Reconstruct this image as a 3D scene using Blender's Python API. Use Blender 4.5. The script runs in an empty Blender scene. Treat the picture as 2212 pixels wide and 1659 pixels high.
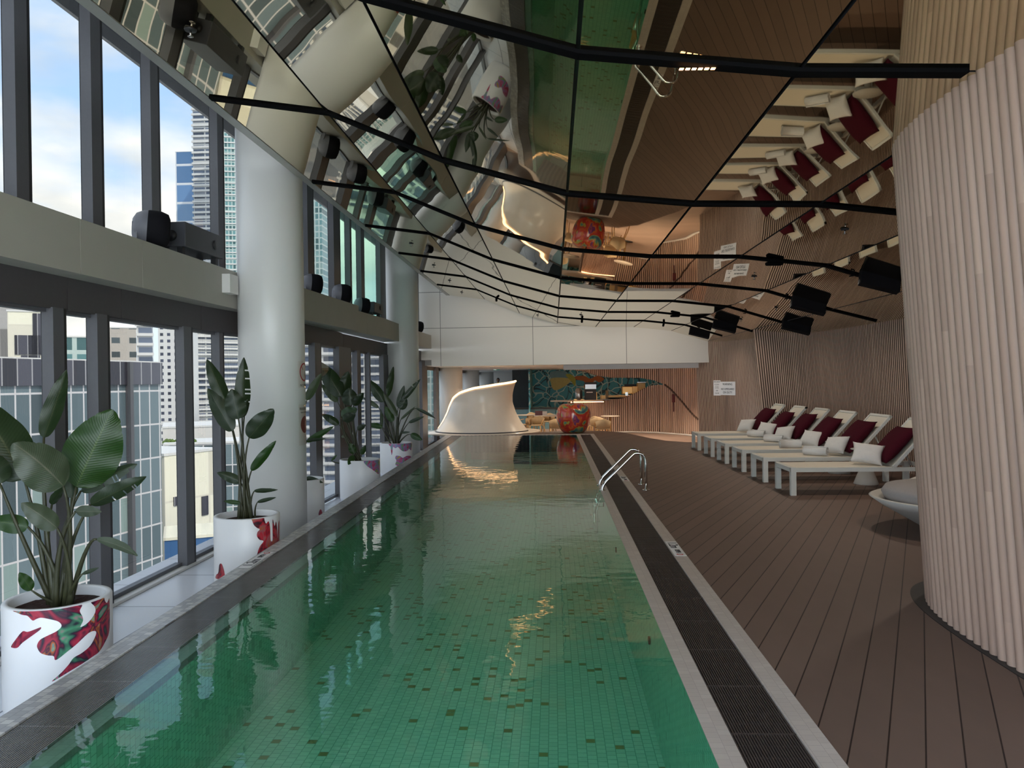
import bpy, bmesh, math, random
from mathutils import Vector, Matrix
random.seed(7)
C = bpy.context.scene.collection
PI = math.pi
def R(d): return math.radians(d)

# ------------------------------------------------------------------ camera, world, sun, exposure
F = 1680.0
CAMH = 1.6
yaw, pitch, roll = R(3.03), R(-0.22), 0.0135
cam_d = bpy.data.cameras.new('camera'); cam = bpy.data.objects.new('camera', cam_d); C.objects.link(cam)
cam_d.sensor_width = 36.0; cam_d.lens = F/2212*36.0; cam_d.clip_start = 0.05; cam_d.clip_end = 3000
RM = Matrix.Rotation(yaw, 3, 'Z') @ Matrix.Rotation(R(90)+pitch, 3, 'X') @ Matrix.Rotation(-roll, 3, 'Z')
cam.matrix_world = Matrix.Translation((0, 0, CAMH)) @ RM.to_4x4()
bpy.context.scene.camera = cam
def ray(px, py):
    return RM @ Vector(((px-1106)/F, -(py-829.5)/F, -1))
def at(px, py, Y):                       # place point whose bearing was measured in the photograph, at distance Y down the hall
    d = ray(px, py); t = Y/d.y
    return Vector((d.x*t, Y, CAMH+d.z*t))

sc = bpy.context.scene
sc.view_settings.view_transform = 'Standard'; sc.view_settings.look = 'None'
sc.view_settings.gamma = 1; sc.view_settings.use_curve_mapping = False
sc.view_settings.exposure = 0.95
try:
    sc.cycles.max_bounces = 10; sc.cycles.diffuse_bounces = 4; sc.cycles.glossy_bounces = 5
    sc.cycles.transparent_max_bounces = 16; sc.cycles.sample_clamp_indirect = 6
    sc.cycles.caustics_reflective = True; sc.cycles.caustics_refractive = False
except Exception: pass

w = bpy.data.worlds.new('sky'); sc.world = w; w.use_nodes = True
nt = w.node_tree; nt.nodes.clear()
def N(t, typ, **kw):
    n = t.nodes.new(typ)
    for k, v in kw.items(): setattr(n, k, v)
    return n
tc = N(nt, 'ShaderNodeTexCoord'); sep = N(nt, 'ShaderNodeSeparateXYZ'); nt.links.new(tc.outputs['Generated'], sep.inputs[0])
ramp = N(nt, 'ShaderNodeValToRGB'); nt.links.new(sep.outputs[2], ramp.inputs[0])
e = ramp.color_ramp.elements
e[0].position = 0.0; e[0].color = (0.62, 0.72, 0.85, 1)
e[1].position = 0.6; e[1].color = (0.22, 0.38, 0.68, 1)
m = e.new(0.18); m.color = (0.36, 0.54, 0.80, 1)
mp = N(nt, 'ShaderNodeMapping'); nt.links.new(tc.outputs['Generated'], mp.inputs[0]); mp.inputs['Scale'].default_value = (1, 1, 2.6)
mp.inputs['Location'].default_value = (0.35, 0.1, 0.13)
noi = N(nt, 'ShaderNodeTexNoise'); nt.links.new(mp.outputs[0], noi.inputs['Vector'])
noi.inputs['Scale'].default_value = 2.6; noi.inputs['Detail'].default_value = 9; noi.inputs['Roughness'].default_value = 0.52
cr = N(nt, 'ShaderNodeValToRGB'); nt.links.new(noi.outputs['Fac'], cr.inputs[0])
cr.color_ramp.elements[0].position = 0.40; cr.color_ramp.elements[0].color = (0, 0, 0, 1)
cr.color_ramp.elements[1].position = 0.56; cr.color_ramp.elements[1].color = (1, 1, 1, 1)
n2 = N(nt, 'ShaderNodeTexNoise'); nt.links.new(mp.outputs[0], n2.inputs['Vector']); n2.inputs['Scale'].default_value = 5.0; n2.inputs['Detail'].default_value = 4
c2 = N(nt, 'ShaderNodeValToRGB'); nt.links.new(n2.outputs['Fac'], c2.inputs[0])
c2.color_ramp.elements[0].position = 0.35; c2.color_ramp.elements[0].color = (0.40, 0.45, 0.50, 1)
c2.color_ramp.elements[1].position = 0.62; c2.color_ramp.elements[1].color = (0.76, 0.76, 0.735, 1)
mix = N(nt, 'ShaderNodeMix', data_type='RGBA')
nt.links.new(cr.outputs[0], mix.inputs[0]); nt.links.new(ramp.outputs[0], mix.inputs[6]); nt.links.new(c2.outputs[0], mix.inputs[7])
bg = N(nt, 'ShaderNodeBackground'); bg.inputs['Strength'].default_value = 6.2
nt.links.new(mix.outputs[2], bg.inputs[0])
wo = N(nt, 'ShaderNodeOutputWorld'); nt.links.new(bg.outputs[0], wo.inputs[0])

sd = bpy.data.lights.new('sun', 'SUN'); sd.energy = 7; sd.angle = R(0.6); sd.color = (1, 0.95, 0.86)
so = bpy.data.objects.new('sun', sd); C.objects.link(so)
so.rotation_euler = Vector((0.62, -0.45, 0.75)).to_track_quat('Z', 'Y').to_euler()

def area(name, loc, sx, sy, watts, col, down=True, rot=None):
    l = bpy.data.lights.new(name, 'AREA'); l.shape = 'RECTANGLE'; l.size = sx; l.size_y = sy; l.energy = watts; l.color = col
    o = bpy.data.objects.new(name, l); C.objects.link(o); o.location = loc
    if rot: o.rotation_euler = rot
    return o

# ------------------------------------------------------------------ materials
M = {}
def mat(name, col, rough=0.5, metal=0.0, noise=0.0, nscale=8, bump=0.0, bscale=30, emit=None, estr=1.0, spec=None, coat=0, stretch=None, sheen=0):
    m = bpy.data.materials.new(name); m.use_nodes = True; t = m.node_tree
    b = t.nodes['Principled BSDF']
    b.inputs['Base Color'].default_value = (*col, 1); b.inputs['Roughness'].default_value = rough; b.inputs['Metallic'].default_value = metal
    if spec is not None: b.inputs['Specular IOR Level'].default_value = spec
    if coat: b.inputs['Coat Weight'].default_value = coat; b.inputs['Coat Roughness'].default_value = 0.03
    if sheen: b.inputs['Sheen Weight'].default_value = sheen
    if emit: b.inputs['Emission Color'].default_value = (*emit, 1); b.inputs['Emission Strength'].default_value = estr
    g = N(t, 'ShaderNodeTexCoord')
    src = g.outputs['Object']
    if stretch:
        mpn = N(t, 'ShaderNodeMapping'); mpn.inputs['Scale'].default_value = stretch; t.links.new(src, mpn.inputs[0]); src = mpn.outputs[0]
    if noise:
        n = N(t, 'ShaderNodeTexNoise'); n.inputs['Scale'].default_value = nscale; n.inputs['Detail'].default_value = 4; t.links.new(src, n.inputs['Vector'])
        mx = N(t, 'ShaderNodeMix', data_type='RGBA', blend_type='MIX')
        t.links.new(n.outputs['Fac'], mx.inputs[0])
        mx.inputs[6].default_value = (*[c*(1-noise) for c in col], 1); mx.inputs[7].default_value = (*[min(1, c*(1+noise)) for c in col], 1)
        t.links.new(mx.outputs[2], b.inputs['Base Color'])
    if bump:
        n = N(t, 'ShaderNodeTexNoise'); n.inputs['Scale'].default_value = bscale; n.inputs['Detail'].default_value = 3; t.links.new(src, n.inputs['Vector'])
        bp = N(t, 'ShaderNodeBump'); bp.inputs['Strength'].default_value = bump; bp.inputs['Distance'].default_value = 0.01
        t.links.new(n.outputs['Fac'], bp.inputs['Height']); t.links.new(bp.outputs[0], b.inputs['Normal'])
    M[name] = m; return m
def bsdf(m): return m.node_tree.nodes['Principled BSDF']
def math_(t, op, a, b=None, c=None):
    n = N(t, 'ShaderNodeMath', operation=op)
    for i, v in enumerate((a, b, c)):
        if v is None: continue
        if isinstance(v, (int, float)): n.inputs[i].default_value = v
        else: t.links.new(v, n.inputs[i])
    return n.outputs[0]
def dotp(t, vec, d):
    n = N(t, 'ShaderNodeVectorMath', operation='DOT_PRODUCT'); t.links.new(vec, n.inputs[0]); n.inputs[1].default_value = d; return n.outputs['Value']

white = mat('white_paint', (0.72, 0.70, 0.67), 0.55, noise=0.03, nscale=2)
mat('column_paint', (0.74, 0.73, 0.70), 0.32, noise=0.02, nscale=2)
mat('frame_grey', (0.105, 0.105, 0.115), 0.45, noise=0.08, nscale=30)
mat('frame_black', (0.02, 0.02, 0.022), 0.5, noise=0.1)
mat('spandrel', (0.075, 0.068, 0.072), 0.55, noise=0.1, nscale=20)
mat('band_panel', (0.42, 0.40, 0.35), 0.5, noise=0.04, nscale=4)
mat('black_track', (0.003, 0.003, 0.0035), 0.9, noise=0.1, spec=0.08)
mat('speaker_black', (0.008, 0.0075, 0.010), 0.8, spec=0.15, noise=0.2, nscale=200, bump=0.3, bscale=400)
mat('speaker_grey', (0.05, 0.05, 0.058), 0.5, noise=0.1)
mat('speaker_cap', (0.15, 0.15, 0.17), 0.45, noise=0.1)
mat('chrome', (0.75, 0.74, 0.72), 0.12, 1.0, noise=0.02)
mat('lounger_frame', (0.66, 0.66, 0.62), 0.4, noise=0.03)
mat('sling', (0.72, 0.66, 0.56), 0.7, noise=0.06, nscale=60, bump=0.2, bscale=500)
mat('maroon', (0.055, 0.005, 0.012), 0.95, noise=0.25, nscale=60, bump=0.4, bscale=250, spec=.1)
mat('pillow_white', (0.66, 0.64, 0.62), 0.9, noise=0.04, nscale=20, bump=0.5, bscale=18)
mat('towel', (0.78, 0.77, 0.76), 0.95, noise=0.05, nscale=80, bump=0.6, bscale=220)
mat('cone_grey', (0.45, 0.42, 0.38), 0.6, noise=0.05)
mat('bowl_shell', (0.55, 0.52, 0.48), 0.5, noise=0.04)
mat('cushion_grey', (0.36, 0.33, 0.32), 0.9, noise=0.1, nscale=60, bump=0.3, bscale=300)
mat('pot_white', (0.78, 0.78, 0.79), 0.35, noise=0.02)
mat('soil', (0.035, 0.014, 0.009), 0.95, noise=0.6, nscale=60, bump=1.0, bscale=60)
mat('stem', (0.040, 0.042, 0.018), 0.5, noise=0.4, nscale=12)
mat('cone_art', (0.86, 0.80, 0.70), 0.22, noise=0.03)
mat('rattan', (0.47, 0.34, 0.19), 0.7, noise=0.1, nscale=60)
mat('chair_wood', (0.50, 0.30, 0.12), 0.45, noise=0.15, nscale=30)
mat('table_top', (0.55, 0.48, 0.40), 0.3, noise=0.06)
mat('black', (0.010, 0.010, 0.012), 0.5, noise=0.1)
mat('dark_wall', (0.012, 0.022, 0.028), 0.5, noise=0.5, nscale=3)
mat('red_dark', (0.12, 0.010, 0.012), 0.4, noise=0.1)
mat('skin', (0.35, 0.18, 0.12), 0.6, noise=0.05)
mat('hair', (0.010, 0.008, 0.007), 0.7, noise=0.2)
mat('shirt', (0.55, 0.62, 0.05), 0.8, noise=0.1)
mat('trousers', (0.03, 0.03, 0.045), 0.8, noise=0.1)
mat('ink', (0.012, 0.010, 0.014), 0.6, noise=0.05)
mat('sign_white', (0.78, 0.76, 0.76), 0.5, noise=0.02)
mat('sign_red', (0.45, 0.03, 0.03), 0.5, noise=0.02)
mat('copper', (0.75, 0.42, 0.15), 0.3, 0.8, noise=0.05)
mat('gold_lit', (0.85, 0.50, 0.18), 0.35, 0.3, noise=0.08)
mat('led_warm', (1, 0.6, 0.3), 0.5, emit=(1.0, 0.56, 0.26), estr=2.2)
mat('led_bar', (1, 0.5, 0.25), 0.5, emit=(1.0, 0.50, 0.22), estr=3.5)
mat('lamp_glow', (1, 0.8, 0.6), 0.5, emit=(1.0, 0.80, 0.60), estr=4)
mat('exit_green', (0.0, 0.10, 0.07), 0.4, emit=(0.0, 0.10, 0.07), estr=0.5)
mat('exit_white', (0.8, 0.9, 0.85), 0.4, emit=(0.7, 0.9, 0.85), estr=0.6)
mat('kitchen_steel', (0.45, 0.43, 0.42), 0.25, 0.9, noise=0.05)
mat('lime', (0.42, 0.46, 0.08), 0.6, noise=0.2)
mat('mural_sand', (0.62, 0.58, 0.22), 0.6, noise=0.12)
mat('mural_blue', (0.22, 0.42, 0.50), 0.6, noise=0.12)
mat('mural_orange', (0.48, 0.16, 0.05), 0.6, noise=0.2)

def schlick(t, f0, nrm=None):
    ge = N(t, 'ShaderNodeNewGeometry'); d = N(t, 'ShaderNodeVectorMath', operation='DOT_PRODUCT')
    t.links.new(ge.outputs['Incoming'], d.inputs[0]); t.links.new(nrm if nrm else ge.outputs['Normal'], d.inputs[1])
    a = math_(t, 'ABSOLUTE', d.outputs['Value']); p = math_(t, 'POWER', math_(t, 'SUBTRACT', 1.0, a), 5.0)
    return math_(t, 'MULTIPLY_ADD', p, 1-f0, f0)
def glass_mat(name, tint, refl=0.12):
    m = bpy.data.materials.new(name); m.use_nodes = True; t = m.node_tree; t.nodes.clear()
    tr = N(t, 'ShaderNodeBsdfTransparent'); tr.inputs[0].default_value = (*tint, 1)
    gl = N(t, 'ShaderNodeBsdfGlossy'); gl.inputs['Roughness'].default_value = 0.0
    mx = N(t, 'ShaderNodeMixShader'); out = N(t, 'ShaderNodeOutputMaterial')
    n = N(t, 'ShaderNodeTexNoise'); n.inputs['Scale'].default_value = 0.8; g = N(t, 'ShaderNodeTexCoord'); t.links.new(g.outputs['Object'], n.inputs['Vector'])
    bp = N(t, 'ShaderNodeBump'); bp.inputs['Strength'].default_value = 0.1; bp.inputs['Distance'].default_value = 0.01; t.links.new(n.outputs['Fac'], bp.inputs['Height'])
    t.links.new(bp.outputs[0], gl.inputs['Normal'])
    f = schlick(t, refl)
    t.links.new(f, mx.inputs[0]); t.links.new(tr.outputs[0], mx.inputs[1]); t.links.new(gl.outputs[0], mx.inputs[2]); t.links.new(mx.outputs[0], out.inputs[0])
    M[name] = m; return m
glass_mat('window_glass', (0.134, 0.132, 0.125), 0.03)
glass_mat('clear_glass', (0.95, 0.97, 0.97), 0.05)
glass_mat('window_green', (0.085, 0.135, 0.105), 0.04)

# tinted mirror of the ceiling, slightly uneven
m = mat('ceiling_mirror', (0.66, 0.56, 0.36), 0.015, 1.0)
t = m.node_tree; g = N(t, 'ShaderNodeTexCoord'); n = N(t, 'ShaderNodeTexNoise'); n.inputs['Scale'].default_value = 0.55; n.inputs['Detail'].default_value = 1.0
t.links.new(g.outputs['Object'], n.inputs['Vector']); bp = N(t, 'ShaderNodeBump'); bp.inputs['Strength'].default_value = 0.45; bp.inputs['Distance'].default_value = 0.02
t.links.new(n.outputs['Fac'], bp.inputs['Height']); t.links.new(bp.outputs[0], bsdf(m).inputs['Normal'])

# pool water: tinted clear sheet with Fresnel reflection and small ripples
m = bpy.data.materials.new('water'); m.use_nodes = True; t = m.node_tree; t.nodes.clear(); M['water'] = m
tr = N(t, 'ShaderNodeBsdfTransparent'); tr.inputs[0].default_value = (0.66, 0.95, 0.84, 1)
gl = N(t, 'ShaderNodeBsdfGlossy'); gl.inputs['Roughness'].default_value = 0.0
mx = N(t, 'ShaderNodeMixShader'); out = N(t, 'ShaderNodeOutputMaterial')
g = N(t, 'ShaderNodeTexCoord'); mpn = N(t, 'ShaderNodeMapping'); mpn.inputs['Scale'].default_value = (1.0, 1.6, 1); t.links.new(g.outputs['Object'], mpn.inputs[0])
n = N(t, 'ShaderNodeTexNoise'); n.inputs['Scale'].default_value = 2.2; n.inputs['Detail'].default_value = 3.5; n.inputs['Roughness'].default_value = 0.5; t.links.new(mpn.outputs[0], n.inputs['Vector'])
bp = N(t, 'ShaderNodeBump'); bp.inputs['Strength'].default_value = 0.30; bp.inputs['Distance'].default_value = 0.012; t.links.new(n.outputs['Fac'], bp.inputs['Height'])
t.links.new(bp.outputs[0], gl.inputs['Normal'])
t.links.new(schlick(t, 0.04, bp.outputs[0]), mx.inputs[0]); t.links.new(tr.outputs[0], mx.inputs[1]); t.links.new(gl.outputs[0], mx.inputs[2]); t.links.new(mx.outputs[0], out.inputs[0])

def brick_mat(name, swiz, bw, bh, mortar, mcol, ramp_stops, rough=0.4, offset=0.5, rowoff=2, bump=0.3, vary=0.06, coat=0, msmooth=0.1):
    """tiles: swiz picks which object axes run along and across the courses"""
    m = bpy.data.materials.new(name); m.use_nodes = True; t = m.node_tree; b = bsdf(m); M[name] = m
    g = N(t, 'ShaderNodeTexCoord'); s = N(t, 'ShaderNodeSeparateXYZ'); t.links.new(g.outputs['Object'], s.inputs[0])
    c = N(t, 'ShaderNodeCombineXYZ'); t.links.new(s.outputs[swiz[0]], c.inputs[0]); t.links.new(s.outputs[swiz[1]], c.inputs[1])
    k = N(t, 'ShaderNodeTexBrick'); t.links.new(c.outputs[0], k.inputs['Vector'])
    k.offset = offset; k.offset_frequency = rowoff; k.squash = 1
    k.inputs['Scale'].default_value = 1; k.inputs['Brick Width'].default_value = bw; k.inputs['Row Height'].default_value = bh
    k.inputs['Mortar Size'].default_value = mortar; k.inputs['Mortar Smooth'].default_value = msmooth; k.inputs['Bias'].default_value = 0
    k.inputs['Color1'].default_value = (0, 0, 0, 1); k.inputs['Color2'].default_value = (1, 1, 1, 1); k.inputs['Mortar'].default_value = (0.5, 0.5, 0.5, 1)
    r = N(t, 'ShaderNodeValToRGB'); r.color_ramp.interpolation = 'CONSTANT'; t.links.new(k.outputs['Color'], r.inputs[0])
    el = r.color_ramp.elements
    while len(el) > 1: el.remove(el[-1])
    el[0].position = ramp_stops[0][0]; el[0].color = (*ramp_stops[0][1], 1)
    for p_, c_ in ramp_stops[1:]:
        q = el.new(p_); q.color = (*c_, 1)
    mx = N(t, 'ShaderNodeMix', data_type='RGBA'); t.links.new(k.outputs['Fac'], mx.inputs[0]); t.links.new(r.outputs[0], mx.inputs[6]); mx.inputs[7].default_value = (*mcol, 1)
    t.links.new(mx.outputs[2], b.inputs['Base Color']); b.inputs['Roughness'].default_value = rough
    if coat: b.inputs['Coat Weight'].default_value = coat
    if bump:
        inv = math_(t, 'SUBTRACT', 1.0, k.outputs['Fac'])
        bp = N(t, 'ShaderNodeBump'); bp.inputs['Strength'].default_value = bump; bp.inputs['Distance'].default_value = 0.003; t.links.new(inv, bp.inputs['Height']); t.links.new(bp.outputs[0], b.inputs['Normal'])
    return m
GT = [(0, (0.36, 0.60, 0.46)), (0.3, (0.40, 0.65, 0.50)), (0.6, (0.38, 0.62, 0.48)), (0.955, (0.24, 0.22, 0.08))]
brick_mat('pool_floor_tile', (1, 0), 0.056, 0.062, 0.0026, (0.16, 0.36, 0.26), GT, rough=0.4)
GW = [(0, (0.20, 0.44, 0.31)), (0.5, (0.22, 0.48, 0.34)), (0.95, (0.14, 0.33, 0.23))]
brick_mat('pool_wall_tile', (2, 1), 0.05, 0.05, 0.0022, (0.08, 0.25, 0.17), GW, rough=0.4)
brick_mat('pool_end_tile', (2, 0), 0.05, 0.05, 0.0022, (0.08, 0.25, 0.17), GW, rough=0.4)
brick_mat('kerb_mosaic', (1, 0), 0.05, 0.05, 0.0018, (0.22, 0.21, 0.22), [(0, (0.36, 0.35, 0.35)), (0.35, (0.46, 0.45, 0.44)), (0.6, (0.52, 0.50, 0.47)), (0.85, (0.60, 0.58, 0.55))], rough=0.3)
brick_mat('kerb_pink', (1, 0), 0.05, 0.06, 0.0010, (0.36, 0.30, 0.27), [(0, (0.50, 0.43, 0.385)), (0.5, (0.52, 0.45, 0.40)), (0.8, (0.54, 0.47, 0.42))], rough=0.45)
brick_mat('kerb_shelf', (1, 0), 0.05, 0.055, 0.0012, (0.20, 0.185, 0.17), [(0, (0.30, 0.28, 0.26)), (0.5, (0.32, 0.30, 0.275))], rough=0.4)
brick_mat('walkway_tile', (1, 0), 1.2, 0.6, 0.009, (0.16, 0.16, 0.18), [(0, (0.66, 0.67, 0.71)), (0.5, (0.69, 0.70, 0.74))], rough=0.3, offset=0.35, bump=0.1)

def lines_mat(name, base, dark, dirv, pitch, gap, rough, vary=0.1, streak=(1, 1, 1), bump=0.5, lowc=None):
    """planks: dirv is the across-plank direction"""
    m = bpy.data.materials.new(name); m.use_nodes = True; t = m.node_tree; b = bsdf(m); M[name] = m
    g = N(t, 'ShaderNodeTexCoord'); v = dotp(t, g.outputs['Object'], dirv)
    q = math_(t, 'DIVIDE', v, pitch); fr_ = math_(t, 'FRACT', q); fl = math_(t, 'FLOOR', q)
    isgap = math_(t, 'LESS_THAN', fr_, gap)
    wn = N(t, 'ShaderNodeTexWhiteNoise', noise_dimensions='1D'); t.links.new(fl, wn.inputs['W'])
    ns = N(t, 'ShaderNodeTexNoise'); mpn = N(t, 'ShaderNodeMapping'); mpn.inputs['Scale'].default_value = streak; t.links.new(g.outputs['Object'], mpn.inputs[0]); t.links.new(mpn.outputs[0], ns.inputs['Vector']); ns.inputs['Scale'].default_value = 1.0; ns.inputs['Detail'].default_value = 5
    a = math_(t, 'ADD', math_(t, 'MULTIPLY', wn.outputs['Value'], 0.5), math_(t, 'MULTIPLY', ns.outputs['Fac'], 0.5))
    mx = N(t, 'ShaderNodeMix', data_type='RGBA'); t.links.new(a, mx.inputs[0])
    mx.inputs[6].default_value = (*[c*(1-vary) for c in base], 1); mx.inputs[7].default_value = (*[c*(1+vary) for c in base], 1)
    m2 = N(t, 'ShaderNodeMix', data_type='RGBA'); t.links.new(isgap, m2.inputs[0]); t.links.new(mx.outputs[2], m2.inputs[6]); m2.inputs[7].default_value = (*dark, 1)
    t.links.new(m2.outputs[2], b.inputs['Base Color']); b.inputs['Roughness'].default_value = rough
    if bump:
        inv = math_(t, 'SUBTRACT', 1.0, isgap); bp = N(t, 'ShaderNodeBump'); bp.inputs['Strength'].default_value = bump; bp.inputs['Distance'].default_value = 0.004
        t.links.new(inv, bp.inputs['Height']); t.links.new(bp.outputs[0], b.inputs['Normal'])
    return m
ad = R(24.7)
lines_mat('deck_planks', (0.158, 0.100, 0.076), (0.022, 0.010, 0.007), (math.cos(ad), -math.sin(ad), 0), 0.145, 0.05, 0.6, vary=0.16, streak=(7, 2.5, 1))
lines_mat('floor_planks', (0.36, 0.255, 0.205), (0.12, 0.08, 0.06), (math.cos(R(60)), math.sin(R(60)), 0), 0.16, 0.03, 0.4, vary=0.15, streak=(3, 3, 1))

def rib_wood(name, base, vary):          # colour changes from rib to rib through the mesh's own u coordinate
    m = bpy.data.materials.new(name); m.use_nodes = True; t = m.node_tree; b = bsdf(m); M[name] = m
    u = N(t, 'ShaderNodeUVMap'); s = N(t, 'ShaderNodeSeparateXYZ'); t.links.new(u.outputs[0], s.inputs[0])
    fl = math_(t, 'FLOOR', s.outputs[0])
    seg = math_(t, 'FLOOR', math_(t, 'ADD', s.outputs[1], math_(t, 'MULTIPLY', fl, 0.37)))
    cmb = N(t, 'ShaderNodeCombineXYZ'); t.links.new(fl, cmb.inputs[0]); t.links.new(seg, cmb.inputs[1])
    wn = N(t, 'ShaderNodeTexWhiteNoise', noise_dimensions='2D'); t.links.new(cmb.outputs[0], wn.inputs['Vector'])
    g = N(t, 'ShaderNodeTexCoord'); mpn = N(t, 'ShaderNodeMapping'); mpn.inputs['Scale'].default_value = (30, 30, 1.5); t.links.new(g.outputs['Object'], mpn.inputs[0])
    ns = N(t, 'ShaderNodeTexNoise'); ns.inputs['Scale'].default_value = 1; t.links.new(mpn.outputs[0], ns.inputs['Vector'])
    a = math_(t, 'ADD', math_(t, 'MULTIPLY', wn.outputs['Value'], 0.7), math_(t, 'MULTIPLY', ns.outputs['Fac'], 0.3))
    mx = N(t, 'ShaderNodeMix', data_type='RGBA'); t.links.new(a, mx.inputs[0])
    mx.inputs[6].default_value = (base[0]*(1-vary), base[1]*(1-vary*1.15), base[2]*(1-vary*1.1), 1); mx.inputs[7].default_value = (base[0]*(1+vary), base[1]*(1+vary*1.1), base[2]*(1+vary*1.25), 1)
    t.links.new(mx.outputs[2], b.inputs['Base Color']); b.inputs['Roughness'].default_value = 0.45
rib_wood('rib_wood', (0.46, 0.315, 0.24), 0.17)
rib_wood('slat_wood', (0.60, 0.43, 0.335), 0.16)
mat('slat_back_shade', (0.10, 0.060, 0.044), .7, noise=.1)  # dark slat backing, also painted on slat sides as recess shade

def splash_mat(name, stops, scale=4.0, rough=0.35, coat=0.0, distort=1.5, seed=0, detail=2, warp_lines=False, emit=0):
    m = bpy.data.materials.new(name); m.use_nodes = True; t = m.node_tree; b = bsdf(m); M[name] = m
    g = N(t, 'ShaderNodeTexCoord'); mpn = N(t, 'ShaderNodeMapping'); mpn.inputs['Location'].default_value = (seed*3.1, seed*1.7, seed*0.9); t.links.new(g.outputs['Object'], mpn.inputs[0])
    n = N(t, 'ShaderNodeTexNoise'); n.inputs['Scale'].default_value = scale; n.inputs['Detail'].default_value = detail; n.inputs['Distortion'].default_value = distort; t.links.new(mpn.outputs[0], n.inputs['Vector'])
    r = N(t, 'ShaderNodeValToRGB'); t.links.new(n.outputs['Fac'], r.inputs[0]); el = r.color_ramp.elements
    while len(el) > 1: el.remove(el[-1])
    el[0].position = stops[0][0]; el[0].color = (*stops[0][1], 1)
    for p_, c_ in stops[1:]:
        q = el.new(p_); q.color = (*c_, 1)
    t.links.new(r.outputs[0], b.inputs['Base Color']); b.inputs['Roughness'].default_value = rough
    if coat: b.inputs['Coat Weight'].default_value = coat; b.inputs['Coat Roughness'].default_value = 0.02
    return m
splash_mat('motif', [(0.30, (0.45, 0.15, 0.25)), (0.37, (0.06, 0.26, 0.14)), (0.43, (0.015, 0.01, 0.03)), (0.48, (0.22, 0.01, 0.04)), (0.54, (0.42, 0.03, 0.06)), (0.59, (0.03, 0.015, 0.04)), (0.64, (0.50, 0.12, 0.03)), (0.69, (0.12, 0.30, 0.28)), (0.74, (0.50, 0.40, 0.06))], scale=4.5, seed=1)
splash_mat('motif_red', [(0.30, (0.03, 0.01, 0.02)), (0.42, (0.10, 0.01, 0.02)), (0.5, (0.45, 0.015, 0.03)), (0.58, (0.30, 0.10, 0.11)), (0.66, (0.45, 0.09, 0.02)), (0.75, (0.10, 0.18, 0.15))], scale=6, seed=2)
splash_mat('motif_mix', [(0.28, (0.05, 0.02, 0.08)), (0.40, (0.40, 0.03, 0.05)), (0.48, (0.45, 0.12, 0.25)), (0.54, (0.20, 0.22, 0.45)), (0.60, (0.15, 0.30, 0.10)), (0.68, (0.55, 0.20, 0.05))], scale=5, seed=5)
splash_mat('apple_paint', [(0.30, (0.01, 0.05, 0.10)), (0.38, (0.06, 0.22, 0.20)), (0.42, (0.45, 0.32, 0.02)), (0.45, (0.35, 0.01, 0.01)), (0.52, (0.55, 0.03, 0.01)), (0.56, (0.60, 0.14, 0.01)), (0.59, (0.06, 0.01, 0.16)), (0.63, (0.40, 0.05, 0.12)), (0.67, (0.02, 0.02, 0.03)), (0.71, (0.50, 0.55, 0.60))], scale=1.9, distort=1.6, coat=1.0, detail=2.5, seed=3)

def leaf_mat(name, col):
    m = bpy.data.materials.new(name); m.use_nodes = True; t = m.node_tree; b = bsdf(m); M[name] = m
    u = N(t, 'ShaderNodeUVMap'); s = N(t, 'ShaderNodeSeparateXYZ'); t.links.new(u.outputs[0], s.inputs[0])
    d = math_(t, 'ABSOLUTE', math_(t, 'SUBTRACT', s.outputs[0], 0.5)); rib = math_(t, 'LESS_THAN', d, 0.018)
    wv = math_(t, 'SINE', math_(t, 'MULTIPLY', math_(t, 'ADD', s.outputs[1], math_(t, 'MULTIPLY', d, -0.35)), 190.0))
    wv = math_(t, 'MULTIPLY_ADD', wv, 0.5, 0.5)
    mx = N(t, 'ShaderNodeMix', data_type='RGBA'); t.links.new(wv, mx.inputs[0]); mx.inputs[6].default_value = (*[c*0.82 for c in col], 1); mx.inputs[7].default_value = (*[c*1.12 for c in col], 1)
    m2 = N(t, 'ShaderNodeMix', data_type='RGBA'); t.links.new(rib, m2.inputs[0]); t.links.new(mx.outputs[2], m2.inputs[6]); m2.inputs[7].default_value = (col[0]*2.2+.01, col[1]*1.8, col[2]*2, 1)
    t.links.new(m2.outputs[2], b.inputs['Base Color']); b.inputs['Roughness'].default_value = 0.38
    bp = N(t, 'ShaderNodeBump'); bp.inputs['Strength'].default_value = 0.25; bp.inputs['Distance'].default_value = 0.002; t.links.new(wv, bp.inputs['Height']); t.links.new(bp.outputs[0], b.inputs['Normal'])
    b.inputs['Transmission Weight'].default_value = 0.0
    tl = N(t, 'ShaderNodeBsdfTranslucent'); tl.inputs[0].default_value = (col[0]*2.2, col[1]*2.6, col[2]*1.2, 1)
    ms = N(t, 'ShaderNodeMixShader'); ms.inputs[0].default_value = 0.22
    o = [n for n in t.nodes if n.type == 'OUTPUT_MATERIAL'][0]
    t.links.new(b.outputs[0], ms.inputs[1]); t.links.new(tl.outputs[0], ms.inputs[2]); t.links.new(ms.outputs[0], o.inputs[0])
leaf_mat('leaf_dark', (0.020, 0.036, 0.015)); leaf_mat('leaf_pale', (0.060, 0.078, 0.050)); leaf_mat('leaf_bright', (0.018, 0.052, 0.008))

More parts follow.
